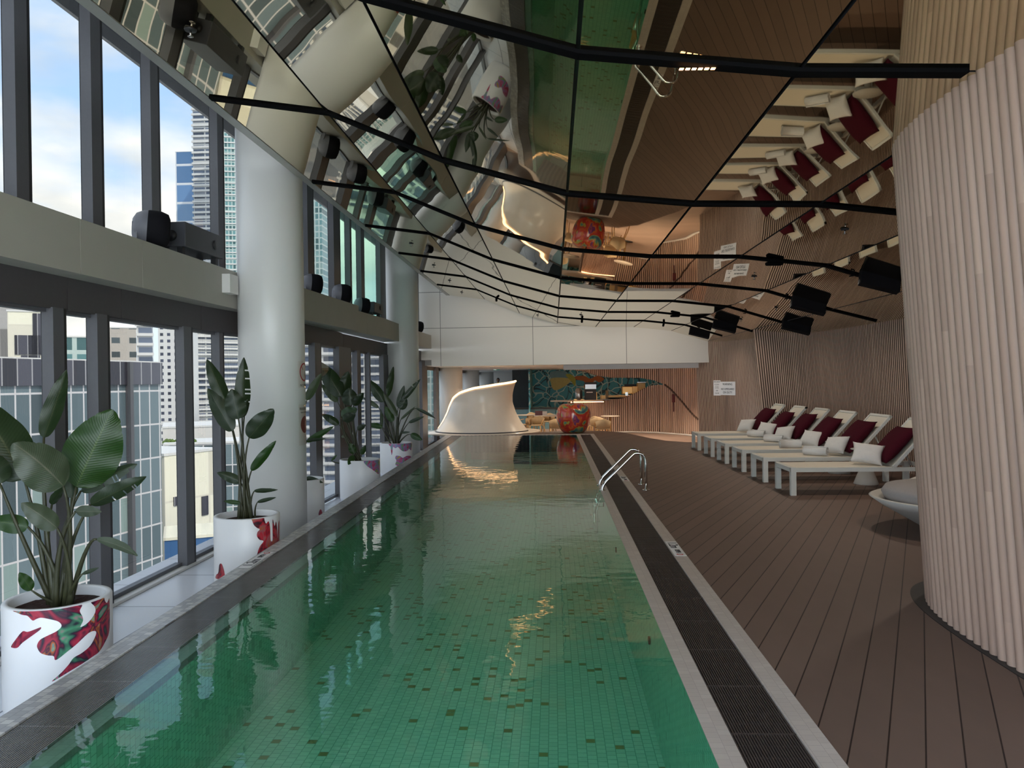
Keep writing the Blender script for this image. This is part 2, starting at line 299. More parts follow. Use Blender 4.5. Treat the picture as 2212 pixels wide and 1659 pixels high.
# ------------------------------------------------------------------ mesh helpers
def link(name, bm, m, parent=None, smooth=False, loc=None):
    me = bpy.data.meshes.new(name); bm.normal_update(); bm.to_mesh(me); bm.free()
    for q in (m if isinstance(m, (list, tuple)) else [m]): me.materials.append(M[q] if isinstance(q, str) else q)
    if smooth:
        for p in me.polygons: p.use_smooth = True
    o = bpy.data.objects.new(name, me); C.objects.link(o)
    if parent: o.parent = parent
    if loc: o.location = loc
    return o
def tag(o, label, cat=None, group=None, kind=None):
    if label: o['label'] = label
    if cat: o['category'] = cat
    if group: o['group'] = group
    if kind: o['kind'] = kind
    return o
def thing(name, loc, label, cat, rz=0, group=None):
    o = bpy.data.objects.new(name, None); C.objects.link(o); o.location = loc; o.rotation_euler = (0, 0, rz); o.empty_display_size = 0.1
    return tag(o, label, cat, group)
def struct(name, bm, m, parent=None, label=None, **k):
    o = link(name, bm, m, parent, **k); o['kind'] = 'structure'
    if label: o['label'] = label
    return o
def part(name, bm, m, parent, **k): return link(name, bm, m, parent, **k)
def box(bm, x0, x1, y0, y1, z0, z1, mi=0, mtx=None):
    vs = [bm.verts.new(Vector(p)) for p in [(x0,y0,z0),(x1,y0,z0),(x1,y1,z0),(x0,y1,z0),(x0,y0,z1),(x1,y0,z1),(x1,y1,z1),(x0,y1,z1)]]
    if mtx: 
        for v in vs: v.co = mtx @ v.co
    for f in ((3,2,1,0),(4,5,6,7),(0,1,5,4),(1,2,6,5),(2,3,7,6),(3,0,4,7)):
        q = bm.faces.new([vs[i] for i in f]); q.material_index = mi
    return bm
def nb(): return bmesh.new()
def bx(*a, **k): return box(nb(), *a, **k)
def bev(bm, r=0.01, s=2):
    bmesh.ops.bevel(bm, geom=bm.edges[:], offset=r, segments=s, affect='EDGES', profile=0.5); return bm
def tube(bm, pts, rad, n=8, cap=True, mi=0):
    pts = [Vector(p) for p in pts]; rs = rad if isinstance(rad, (list, tuple)) else [rad]*len(pts)
    rings = []; prev = None
    for i, p in enumerate(pts):
        d = (pts[min(i+1, len(pts)-1)]-pts[max(i-1, 0)])
        if d.length < 1e-9: d = Vector((0, 0, 1))
        d.normalize()
        if prev is None:
            a = d.orthogonal().normalized()
        else:
            a = (prev-d*prev.dot(d))
            a = a.normalized() if a.length > 1e-6 else d.orthogonal().normalized()
        prev = a; b = d.cross(a)
        rings.append([bm.verts.new(p+(a*math.cos(2*PI*k/n)+b*math.sin(2*PI*k/n))*rs[i]) for k in range(n)])
    for i in range(len(rings)-1):
        for k in range(n):
            f = bm.faces.new((rings[i][k], rings[i][(k+1) % n], rings[i+1][(k+1) % n], rings[i+1][k])); f.smooth = True; f.material_index = mi
    if cap:
        bm.faces.new(rings[0][::-1]).material_index = mi; bm.faces.new(rings[-1]).material_index = mi
    return bm
def lathe(bm, prof, n=48, c=(0, 0, 0), a0=0, a1=2*PI, closed=True, mi=0, smooth=True):
    rings = []
    for i in range(n if closed else n+1):
        a = a0+(a1-a0)*i/n
        rings.append([bm.verts.new((c[0]+r*math.cos(a), c[1]+r*math.sin(a), c[2]+z)) for r, z in prof])
    m_ = len(rings)
    for i in range(n):
        A, B = rings[i], rings[(i+1) % m_]
        for k in range(len(prof)-1):
            if prof[k][0] < 1e-7 and prof[k+1][0] < 1e-7: continue
            f = bm.faces.new((A[k], B[k], B[k+1], A[k+1])); f.smooth = smooth; f.material_index = mi
    bmesh.ops.remove_doubles(bm, verts=bm.verts, dist=1e-6)
    return bm
def prism(bm, pts, z0, z1, mi=0):
    a = [bm.verts.new((p[0], p[1], z0)) for p in pts]; b = [bm.verts.new((p[0], p[1], z1)) for p in pts]
    bm.faces.new(a[::-1]).material_index = mi; bm.faces.new(b).material_index = mi
    for i in range(len(pts)):
        j = (i+1) % len(pts); bm.faces.new((a[i], a[j], b[j], b[i])).material_index = mi
    bmesh.ops.recalc_face_normals(bm, faces=bm.faces); return bm
def arc(p0, p1, p2, n=6):
    p0, p1, p2 = Vector(p0), Vector(p1), Vector(p2)
    return [(1-s)**2*p0+2*s*(1-s)*p1+s*s*p2 for s in [i/n for i in range(n+1)]]
def spline(pts, k=6, closed=False):
    P = [Vector(p) for p in pts]; n = len(P); out = []
    rng = range(n) if closed else range(n-1)
    for i in rng:
        if closed: a, b, c, d = P[(i-1) % n], P[i], P[(i+1) % n], P[(i+2) % n]
        else: a, b, c, d = P[max(i-1, 0)], P[i], P[i+1], P[min(i+2, n-1)]
        for j in range(k):
            t_ = j/k; out.append(0.5*((2*b)+(-a+c)*t_+(2*a-5*b+4*c-d)*t_*t_+(-a+3*b-3*c+d)*t_**3))
    if not closed: out.append(P[-1])
    return out
def text_bm(s, size, ext=0.001, align='CENTER'):
    cu = bpy.data.curves.new('t', 'FONT'); cu.body = s; cu.size = size; cu.align_x = align; cu.align_y = 'CENTER'; cu.extrude = ext
    ob = bpy.data.objects.new('t', cu); C.objects.link(ob)
    me = bpy.data.meshes.new_from_object(ob); bm = nb(); bm.from_mesh(me)
    bpy.data.objects.remove(ob); bpy.data.curves.remove(cu); bpy.data.meshes.remove(me)
    return bm
def copy_tree(o, parent=None):
    c = o.copy(); C.objects.link(c); c.parent = parent
    for ch in [x for x in bpy.data.objects if x.parent == o]: copy_tree(ch, c)
    return c

LOW = -0.5          # walkway and cafe floor lie below the pool deck
# ------------------------------------------------------------------ pool
def xl(a, b, Y): return a+b*Y
Y0, Y1 = 0.8, 22.9
pool = thing('swimming_pool', (0, 0, 0), 'long narrow lap pool of green water running down the middle of the hall', 'swimming pool')
def quad(bm, p, mi=0):
    f = bm.faces.new([bm.verts.new(q) for q in p]); f.material_index = mi; return f
PD = -0.80
bm = nb()
wl0, wl1 = xl(-2.09, -.023, Y0), xl(-2.09, -.023, Y1)
quad(bm, [(wl0, Y0, PD), (.66, Y0, PD), (.66, Y1, PD), (wl1, Y1, PD)])
part('pool_floor', bm, 'pool_floor_tile', pool)
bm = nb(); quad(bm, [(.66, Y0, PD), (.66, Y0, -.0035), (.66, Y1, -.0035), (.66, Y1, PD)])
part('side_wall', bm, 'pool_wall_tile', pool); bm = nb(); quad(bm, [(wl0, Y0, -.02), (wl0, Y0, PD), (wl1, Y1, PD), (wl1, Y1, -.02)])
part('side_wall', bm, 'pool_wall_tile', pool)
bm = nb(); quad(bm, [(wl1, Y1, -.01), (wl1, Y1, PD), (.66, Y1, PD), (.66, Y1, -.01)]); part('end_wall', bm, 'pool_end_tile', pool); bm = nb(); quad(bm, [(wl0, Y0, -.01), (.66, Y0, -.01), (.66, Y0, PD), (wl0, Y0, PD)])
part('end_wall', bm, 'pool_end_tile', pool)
bm = nb(); quad(bm, [(xl(-2.20, -.023, Y0), Y0, -.003), (.665, Y0, -.003), (.665, Y1, -.003), (xl(-2.20, -.023, Y1), Y1, -.003)])
part('water', bm, 'water', pool)
def strip(name, a, b, c, d, z, m, parent=pool, z0=-.06, y0=Y0, y1=Y1):
    bm = nb(); prism(bm, [(xl(a, b, y0), y0), (xl(c, d, y0), y0), (xl(c, d, y1), y1), (xl(a, b, y1), y1)], z0, z); return part(name, bm, m, parent)
strip('tile_edge', .66, 0, .775, 0, .0, 'kerb_pink', z0=-.0035)
strip('coping', 1.07, 0, 1.185, 0, .004, 'kerb_pink', y1=23.15)
strip('tile_edge', -2.20, -.023, -2.09, -.023, -.018, 'kerb_shelf')
strip('coping', -2.605, -.0265, -2.48, -.0235, .004, 'kerb_mosaic', z0=LOW, y1=23.15)
bm = nb(); prism(bm, [(xl(-2.605, -.0265, Y1), Y1), (1.185, Y1), (1.185, Y1+.22), (xl(-2.605, -.0265, Y1), Y1+.22)], -.5, .006); part('coping', bm, 'kerb_pink', pool)
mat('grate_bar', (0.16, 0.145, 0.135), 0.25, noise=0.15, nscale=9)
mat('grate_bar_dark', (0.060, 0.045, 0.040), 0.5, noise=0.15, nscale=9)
def grate(a, b, c, d, m, n):
    bm = nb()
    prism(bm, [(xl(a, b, Y0), Y0), (xl(c, d, Y0), Y0), (xl(c, d, Y1), Y1), (xl(a, b, Y1), Y1)], -.06, -.028, mi=1)
    for i in range(n):
        s0, s1 = (i+.15)/n, (i+.70)/n
        def L(s, Y): return xl(a, b, Y)*(1-s)+xl(c, d, Y)*s
        prism(bm, [(L(s0, Y0), Y0), (L(s1, Y0), Y0), (L(s1, Y1), Y1), (L(s0, Y1), Y1)], -.026, -.004)
    y = Y0
    k = 0
    while y < Y1:
        th = .008 if k % 5 == 0 else .004
        prism(bm, [(xl(a, b, y), y), (xl(c, d, y), y), (xl(c, d, y), y+th), (xl(a, b, y), y+th)], -.026, -.0045 if k % 5 == 0 else -.008); y += .11; k += 1
    part('drain_grate', bm, [m, 'black'], pool)
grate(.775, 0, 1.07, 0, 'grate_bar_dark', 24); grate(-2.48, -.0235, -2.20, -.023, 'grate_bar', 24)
for px, py in ((1403, 1383), (1331, 1188), (1304, 1090), (1274, 1031)):
    d = ray(px, py); p = Vector((0, 0, CAMH))+d*(.655/d.x); q = nb(); lathe(q, [(0.0001, .012), (.028, .012), (.03, 0), (.0001, 0)], 14)
    q.transform(Matrix.Translation((.658, p.y, p.z)) @ Matrix.Rotation(R(-90), 4, 'Y')); part('water_jet', q, 'black', pool)
# depth marks on the kerbs, read from the water
def depth_mark(x, y, rz, label):
    e_ = thing('depth_marker', (x, y, .0065), label, 'depth marker', rz=rz)
    bm = bx(-.31, .31, -.052, .052, -.002, 0); part('plate', bm, 'sign_white', e_)
    bm = text_bm('1.2m', .125, .0008); bm.transform(Matrix.Translation((-.13, -.003, .002)) @ Matrix.Diagonal((1.05, 1, 1, 1))); part('lettering', bm, 'ink', e_)
    bm = text_bm('DEPTH', .055, .0008); bm.transform(Matrix.Translation((.13, .0, .002)) @ Matrix.Diagonal((.75, 1.2, 1, 1))); part('lettering', bm, 'ink', e_)
    bm = nb(); lathe(bm, [(.022, 0), (.030, 0), (.030, .002), (.022, .002)], 20, (.26, 0, 0)); part('symbol', bm, 'sign_red', e_)
depth_mark(1.128, 7.38, R(-90), 'black depth lettering on a white plate on the right kerb beside the timber deck')
depth_mark(xl(-2.543, -.025, 6.95), 6.95, R(90)+.024, 'black depth lettering on the left kerb beside the red-splashed planter')
depth_mark(1.128, 12.6, R(-90), 'small depth lettering on the right kerb under the pool ladder')

# ladder
def ladder():
    e_ = thing('pool_ladder', (0, 0, 0), 'polished steel pool ladder hooped from the deck over the drain grate into the water', 'pool ladder')
    for y in (11.3, 11.9):
        pts = [(1.32, y, 0), (1.32, y, .38)]+arc((1.32, y, .38), (1.32, y, .56), (1.16, y, .53), 8)[1:]+[(1.12, y, .495), (.76, y, .14)]
        pts += arc((.76, y, .14), (.69, y, .07), (.685, y, -.02), 6)[1:]+[(.60, y, -.3), (.60, y, -.62)]
        pts2 = []
        rl_ = part('rail', tube(nb(), pts, .021, 12), 'chrome', e_)
        f = nb(); lathe(f, [(.0001, .012), (.05, .012), (.055, 0), (.0001, 0)], 20, (1.32, y, 0.001)); part('foot_plate', f, 'chrome', rl_)
        f = nb(); lathe(f, [(.021, .01), (.045, .01), (.048, -.002), (.021, -.002)], 20, (.69, y, 0.002)); part('foot_plate', f, 'chrome', rl_)
    for z in (-.22, -.45): part('step', bx(.56, .65, 11.3, 11.9, z-.012, z+.012), 'chrome', e_)
ladder()

# ------------------------------------------------------------------ floors
deck = [(1.185, -3), (1.185, 23.12), (-1.9, 23.12), (-1.2, 23.4), (-.4, 24.2), (.6, 24.75), (1.5, 24.5), (2.05, 23.8), (2.38, 22.4), (2.6, 21.3), (2.92, 20.3), (3.33, 19.8), (3.9, 19.75), (5.2, 20.2), (8, 20.9), (8, -3)]
bm = nb(); prism(bm, deck, LOW-.02, 0); struct('floor', bm, 'deck_planks', label='dark brown timber plank deck')
bm = nb(); prism(bm, [(-4.7, -3), (-2.5, -3), (-2.55, 0.8), (-3.1, 23.2), (-3.1, 24.2), (-4.7, 24.2)], LOW-.2, LOW); struct('floor', bm, 'walkway_tile', label='pale tiled walkway along the windows')
bm = nb(); prism(bm, [(-2.62, -3), (1.19, -3), (1.19, 0.82), (-2.62, .82)], LOW, 0); struct('floor', bm, 'kerb_pink')
bm = nb(); prism(bm, [(-4.7, 24.2), (-3.1, 24.2), (-3.1, 23.1), (8.5, 19.5), (8.5, 46), (-4.7, 46)], LOW-.2, LOW-.001); struct('floor', bm, 'floor_planks', label='pinkish timber floor of the lower cafe')
bm = bx(-4.6, -1.0, 36, 45.5, LOW, 0.02); struct('floor', bm, 'walkway_tile', label='raised platform at the far end of the cafe')

# ------------------------------------------------------------------ window wall on the left
GL = [(-4.3, -2.5), (-4.3, 9.7), (-4.02, 11.0), (-4.0, 14.3), (-4.12, 14.7), (-4.1, 24.0), (-4.2, 45.5)]
def hit(px, py, off=0.0):
    d = ray(px, py)
    for i in range(len(GL)-1):
        (x0, y0), (x1, y1) = GL[i], GL[i+1]; x0 += off; x1 += off
        den = d.x*(y1-y0)-d.y*(x1-x0)
        if abs(den) < 1e-9: continue
        s = (d.y*x0-d.x*y0)/den      # point on segment: (x0,y0)+s*(dx,dy) parallel to d
        if -1e-6 <= s <= 1+1e-6:
            y = y0+s*(y1-y0)
            if y > 0: return y
    return None
def gx(Y):
    for i in range(len(GL)-1):
        (x0, y0), (x1, y1) = GL[i], GL[i+1]
        if y0 <= Y <= y1: return x0+(x1-x0)*(Y-y0)/(y1-y0)
    return GL[-1][0]
tri = [0]; win = [0]
def trim(bm, m, label=None, **k):
    tri[0] += 1; o = struct('trim_%d' % tri[0], bm, m, label=label, **k); return o
low_px = [(95, 138, 700), (192, 232, 700), (382, 413, 700), (460, 483, 700), (670, 693, 760), (723, 745, 760), (763, 778, 760), (790, 797, 760), (821, 838, 760), (907, 923, 860), (938, 947, 860)]
up_px = [(16, 64, 450), (183, 222, 475), (313, 345, 475), (459, 489, 500), (655, 678, 569), (712, 735, 569), (747.6, 759, 569), (772, 786.5, 569), (814, 832, 569)]
def mull(lst, z0, z1, extra):
    ys = [(a, a+.3) for a in extra]
    for a, b, y in lst:
        ys.append((hit(a, y), hit(b, y, .08)))
    ys.sort()
    for a, b in ys:
        b = max(b, a+.06); bm = nb(); x = gx(a)
        box(bm, x-.03, x+.08, a, b, z0, z1)
        trim(bm, 'frame_grey', 'grey window mullion')
        bm = bx(x+.0, x+.081, b, b+.035, z0, z1); trim(bm, 'frame_black')
    return ys
lo = mull(low_px, LOW, 2.28, [-1.6, 0.2, 1.7, 3.3, 4.7, 27, 29.5, 31, 34, 37.5, 41])
up = mull(up_px, 3.0, 5.22, [-1.2, 0, 1.2, 2.4, 3.5, 4.6, 23.0])
def panes(ys, z0, z1, ymax):
    edges = [(-2.5, -2.5)]+[y for y in ys if y[0] < ymax]+[(ymax, ymax)]
    for i in range(len(edges)-1):
        a, b = edges[i][1], edges[i+1][0]
        if b-a < .05: continue
        win[0] += 1
        xm = [(gx(a), a)]+[(x, y) for x, y in GL if a < y < b]+[(gx(b), b)]
        bm = nb()
        for (xa, ya), (xb, yb) in zip(xm, xm[1:]): quad(bm, [(xa-.02, ya, z0), (xb-.02, yb, z0), (xb-.02, yb, z1), (xa-.02, ya, z1)])
        g_ = 'window_green' if (z0 > 2 and 12.8 < a < 17.0) else 'window_glass'
        o = struct('window_%d' % win[0], bm, g_)
        bm = nb()
        for (xa, ya), (xb, yb) in zip(xm, xm[1:]):
            for za, zb in ((z0, z0+.05), (z1-.03, z1)):
                prism(bm, [(xa-.06, ya), (xa+.02, ya), (xb+.02, yb), (xb-.06, yb)], za, zb)
        c = link('window_frame', bm, 'frame_grey', o); c['kind'] = 'structure'
panes(lo, LOW+.02, 2.27, 45.4); panes(up, 3.0, 5.22, 24.0)
# spandrel, upper band, soffit following the glass
def runs(pts, x_off0, x_off1, z0, z1, m, label, joints=None):
    for (xa, ya), (xb, yb) in zip(pts, pts[1:]):
        bm = nb(); prism(bm, [(xa+x_off0, ya), (xa+x_off1, ya), (xb+x_off1, yb), (xb+x_off0, yb)], z0, z1); trim(bm, m, label)
jy = [-2.5, 4.9, 6.6, 7.45, 9.2, 10.1, 11.3, 14.5, 14.9, 17.5, 20, 24]
for a, b in zip(jy, jy[1:]):
    bm = nb(); prism(bm, [(gx(a+.01)-.1, a+.01), (gx(a+.01)+.06, a+.01), (gx(b)+.06, b), (gx(b)-.1, b)], 2.27, 2.56); trim(bm, 'spandrel', 'dark panel above the lower windows')
bm = nb(); prism(bm, [(-4.2, 24), (-4.1, 24), (-4.1, 45.5), (-4.3, 45.5)], 2.0, 2.4); trim(bm, 'spandrel')
def band(x0, y0, x1, y1, label, xb=-4.5, z0=2.56, z1=3.03):
    bm = nb(); prism(bm, [(xb, y0), (x0, y0), (x1, y1), (xb, y1)], z0, z1); o = trim(bm, 'band_panel', label); return o
ba = [-2.5, -.3, 1.9, 4.1, 6.42, 7.42, 9.95]
for a, b in zip(ba, ba[1:]): band(-4.0, a+.004, -4.0, b-.004, 'beige panelled band between the window rows')
band(-3.76, 9.95, -3.66, 12.4, 'beige panelled band between the window rows'); band(-3.66, 12.408, -3.57, 14.2, 'beige panelled band between the window rows')
band(-3.88, 14.2, -3.80, 15.8, 'recessed beige band piece', z0=2.60); band(-3.80, 15.808, -3.72, 17.2, 'recessed beige band piece', z0=2.60); band(-3.72, 17.208, -3.74, 19.2, 'recessed beige band piece', z0=2.60)
band(-3.80, 19.7, -3.70, 23.6, 'beige band beside the far wall', z0=2.62)
trim(bx(-4.02, -3.9, 9.25, 9.5, 2.72, 2.95), 'white_paint', 'small white bracket box beside the near column')
trim(bx(-4.6, -4.2, -2.5, 24, 5.22, 5.42), 'frame_grey'); 
# light ledge behind the glass foot
trim(bx(-4.42, -4.2, -2.5, 10, LOW, LOW+.03), 'white_paint')

# roof, back-of-hall, side walls
struct('ceiling', bx(-4.9, 8.5, -3.2, 24.3, 5.42, 5.6), 'white_paint', label='upper white soffit')
win[0] += 1; struct('window_%d' % win[0], bx(-4.7, 8.0, -3.06, -3.04, 0.1, 5.1), 'clear_glass', label='unseen glazed wall added behind the camera for fill light')  # unseen rear glazing, added so sky light brightens the hall
for x in (-4.6, -2.0, .6, 3.2, 5.8): trim(bx(x-.04, x+.04, -3.12, -3.0, LOW, 5.42), 'frame_grey')
struct('wall_behind', bx(-4.9, 8.5, -3.2, -3.0, LOW, 0.1), 'white_paint')
struct('wall_right', bx(8.0, 8.2, -3.0, 46, LOW, 5.42), 'white_paint')
struct('wall_far', bx(-4.9, 8.2, 45.5, 45.7, LOW, 5.42), 'white_paint')
struct('ceiling', bx(-4.9, 8.2, 24.3, 45.6, 2.12, 2.3), 'white_paint', label='low white ceiling of the cafe')
# white end wall above the cafe, with panel joints
m = mat('wall_panels', (0.80, 0.765, 0.71), 0.5); t = m.node_tree; b = bsdf(m); g = N(t, 'ShaderNodeTexCoord'); s = N(t, 'ShaderNodeSeparateXYZ'); t.links.new(g.outputs['Object'], s.inputs[0])
acc = None
for ax, v in ((0, -3.43), (0, -.60), (0, 2.23), (2, 3.25), (2, 4.35)):
    k = math_(t, 'LESS_THAN', math_(t, 'ABSOLUTE', math_(t, 'SUBTRACT', s.outputs[ax], v)), .009)
    acc = k if acc is None else math_(t, 'MAXIMUM', acc, k)
mx = N(t, 'ShaderNodeMix', data_type='RGBA'); t.links.new(acc, mx.inputs[0]); mx.inputs[6].default_value = (0.80, 0.765, 0.71, 1); mx.inputs[7].default_value = (0.25, 0.24, 0.22, 1); t.links.new(mx.outputs[2], b.inputs['Base Color'])
bm = nb(); box(bm, -4.35, 8, 23.7, 24.3, 2.6, 5.42); box(bm, -3.72, 8, 23.7, 24.3, 2.08, 2.6); box(bm, -4.35, -3.72, 23.72, 24.3, 2.28, 2.6); struct('wall_back', bm, 'wall_panels', label='white panelled wall above the cafe opening')
trim(bx(.33, 4.9, 24.31, 24.9, 1.93, 2.12), 'white_paint', 'lowered white bulkhead over the cafe opening')

# ------------------------------------------------------------------ mirrored ceiling
PR = [(-3.1, 4.23), (-2.03, 4.08), (-.98, 3.63), (.15, 3.31), (1.3, 3.20), (2.45, 3.18), (3.57, 3.05), (4.65, 2.72), (5.8, 2.42), (7.95, 1.95)]
TY = [-1.7, 1.2, 4.07, 7.13, 10.15, 13.0, 15.8, 18.4, 21.0, 23.66]
bm = nb()
for i in range(len(TY)-1):
    for j in range(len(PR)-1):
        (xa, za), (xb, zb) = PR[j], PR[j+1]; ya, yb = TY[i], TY[i+1]
        g_ = .012; dx, dz = xb-xa, zb-za; L_ = math.hypot(dx, dz); ux, uz = dx/L_*g_, dz/L_*g_
        ca = 0 if j else 1
        A = (xa+ux*(1-ca), za+uz*(1-ca)); B = (xb-ux, zb-uz)
        th = .02
        vs = [(A[0], ya+g_, A[1]), (B[0], ya+g_, B[1]), (B[0], yb-g_, B[1]), (A[0], yb-g_, A[1])]
        f0 = [bm.verts.new(v) for v in vs]; f1 = [bm.verts.new((v[0], v[1], v[2]+th)) for v in vs]
        bm.faces.new(f0[::-1]).material_index = 0; bm.faces.new(f1).material_index = 1
        for a in range(4): bm.faces.new((f0[a], f0[(a+1) % 4], f1[(a+1) % 4], f1[a])).material_index = 1
    # black backing
for j in range(len(PR)-1):
    (xa, za), (xb, zb) = PR[j], PR[j+1]
    quad(bm, [(xa, TY[0], za+.03), (xb, TY[0], zb+.03), (xb, TY[-1], zb+.03), (xa, TY[-1], za+.03)], 1)
for v in bm.verts: v.co.y += .053*v.co.x
struct('ceiling', bm, ['ceiling_mirror', 'frame_black'], label='faceted bronze mirror panel ceiling')
mat('edge_metal', (0.50, 0.49, 0.46), 0.35, 0.3, noise=0.05)
trim(bx(-3.205, -3.105, -1.9, 23.5, 4.225, 4.29), 'edge_metal', 'metal edge of the mirror ceiling')
def px_z(X, dz=0):
    for (xa, za), (xb, zb) in zip(PR, PR[1:]):
        if xa <= X <= xb: return za+(zb-za)*(X-xa)/(xb-xa)+dz
    return PR[-1][1]+dz
TRACK_W = 34
names = ['nearest overhead', 'second nearest', 'third from the camera', 'fourth from the camera', 'fifth from the camera', 'sixth from the camera', 'seventh from the camera']
xend = [2.17, 4.6, 4.12, 5.4, 5.2, 4.72, 4.57]
for k, y in enumerate(TY[2:9]):
    e_ = thing('lighting_track', (0, y, 3.3), 'black lighting track across the mirror ceiling, '+names[k], 'lighting track', group='black tracks across the mirror ceiling'); e_.rotation_euler = (0, 0, math.atan(.053))
    bm = nb(); xs = [x for x, z in PR if x < xend[k]]+[xend[k]]
    hw = .042 if k == 0 else .036 if k < 3 else .03
    for xa, xb in zip(xs, xs[1:]):
        za, zb = px_z(xa)-3.3, px_z(xb)-3.3
        v = [bm.verts.new(p) for p in [(xa, -hw, za-.022), (xb, -hw, zb-.022), (xb, hw, zb-.022), (xa, hw, za-.022), (xa, -hw, za), (xb, -hw, zb), (xb, hw, zb), (xa, hw, za)]]
        for f in ((3,2,1,0),(4,5,6,7),(0,1,5,4),(1,2,6,5),(2,3,7,6),(3,0,4,7)): bm.faces.new([v[i] for i in f])
    part('track', bm, 'black_track', e_)
    for X in (3.9,):  # spots added over the loungers to brighten deck and slatted wall
        if X > xend[k]: continue
        z = px_z(X)-3.3-.035
        bm = nb(); lathe(bm, [(.018, -.012), (.028, -.012), (.028, 0), (.018, 0)], 14, (X, 0, z)); part('fill_spot_ring', bm, 'black_track', e_)
        l = bpy.data.lights.new('spot', 'SPOT'); l.energy = TRACK_W; l.color = (1, .86, .72); l.spot_size = R(150); l.spot_blend = .8; l.shadow_soft_size = .06
        q = bpy.data.objects.new('spot', l); C.objects.link(q); q.parent = e_; q.location = (X, 0, z-.02)
    if k == 6:
        for X in (-1.5, .8, 3.0):  # wall-washer spots added to brighten the white end wall
            z = px_z(X)-3.3-.03
            part('fill_spot_head', tube(nb(), [(X, 0, z), (X, .07, z-.05)], .03, 12), 'black_track', e_)
            l = bpy.data.lights.new('spot', 'SPOT'); l.energy = 24; l.color = (1, .88, .74); l.spot_size = R(140); l.spot_blend = .9; l.shadow_soft_size = .06
            q = bpy.data.objects.new('spot', l); C.objects.link(q); q.parent = e_; q.location = (X, .09, z-.06); q.rotation_euler = (R(60), 0, 0)
    if k in (0, 2, 5):
        X = .77 if k == 0 else 2.9
        if k == 0:
            bm = nb()
            for q in range(6): box(bm, X-.09+q*.033, X-.09+q*.033+.022, -.012, .012, px_z(X)-3.3-.037, px_z(X)-3.3-.034)
            part('lamp', bm, 'led_bar', e_)
        else:
            bm = bx(X-.11, X+.11, -.05, .05, px_z(X)-3.3-.07, px_z(X)-3.3-.02); bev(bm, .02); part('junction_block', bm, 'black_track', e_)
# flat loudspeakers hung at the wall end of the tracks
sp = [(1900, 608, 10.15, .50, 'nearest, half hidden by the ribbed column'), (1746, 660, 13.0, .56, 'second nearest, largest fully visible'), (1720, 706, 15.8, .56, 'third nearest, before the step in the slatted wall'), (1565, 705, 18.4, .54, 'fourth nearest, above the corner by the white wall'), (1511, 719, 21.0, .54, 'furthest, in front of the white end wall')]
for px, py, y, wd, nm in sp:
    p = at(px, py, y-.06)
    e_ = thing('hanging_speaker', p, 'tilted black loudspeaker on a ceiling track, '+nm, 'loudspeaker', group='black loudspeakers at the ends of the ceiling tracks')
    bm = bx(-wd/2, wd/2, -.05, .05, -.105, .105); bev(bm, .008); bm.transform(Matrix.Rotation(R(15), 4, 'Y') @ Matrix.Rotation(R(-20), 4, 'X')); part('cabinet', bm, 'speaker_black', e_)
    bm = tube(nb(), [(0, .0, .05), (0, .04, px_z(min(p.x, 7.9))-p.z)], .015, 8) if px_z(min(p.x, 7.9))-p.z > .06 else bx(-.02, .02, -.02, .02, .0, .2)
    part('hanger', bm, 'black_track', e_)
# sprinklers
spr = [(1, 3.0), (5, 8.0), (5, 11.6), (6, 14.3), (0, 14.3), (0, 17.0), (0, 19.6), (0, 22.2), (6, 17.0), (6, 19.7), (3, 19.7), (0, 5.6), (2, 22.2)]
ordn = ['nearest', 'second nearest', 'third nearest', 'fourth nearest', 'fifth nearest', 'sixth nearest']
srow = {0: 'row along the window edge', 1: 'panel row beside the window row', 2: 'row over the left pool side', 3: 'row over the right pool side', 5: 'row over the sun loungers', 6: 'row next to the slatted wall'}
spr.sort()
for i, (j, y) in enumerate(spr):
    rank = len([1 for q in spr if q[0] == j and q[1] < y])
    (xa, za), (xb, zb) = PR[j], PR[j+1]; X = (xa+xb)/2; z = (za+zb)/2
    e_ = thing('sprinkler_head', (X, y+.053*X, z), 'small sprinkler head, '+ordn[rank]+' in the '+srow[j], 'sprinkler', group='sprinkler heads on the mirror ceiling')
    bm = nb(); lathe(bm, [(.0001, 0), (.045, 0), (.04, -.012), (.0001, -.012)], 16); part('rosette', bm, 'frame_black', e_)
    bm = tube(nb(), [(0, 0, -.01), (0, 0, -.05)], .008, 8); lathe(bm, [(.0001, -.05), (.022, -.05), (.022, -.054), (.0001, -.054)], 10); part('nozzle', bm, 'kitchen_steel', e_)

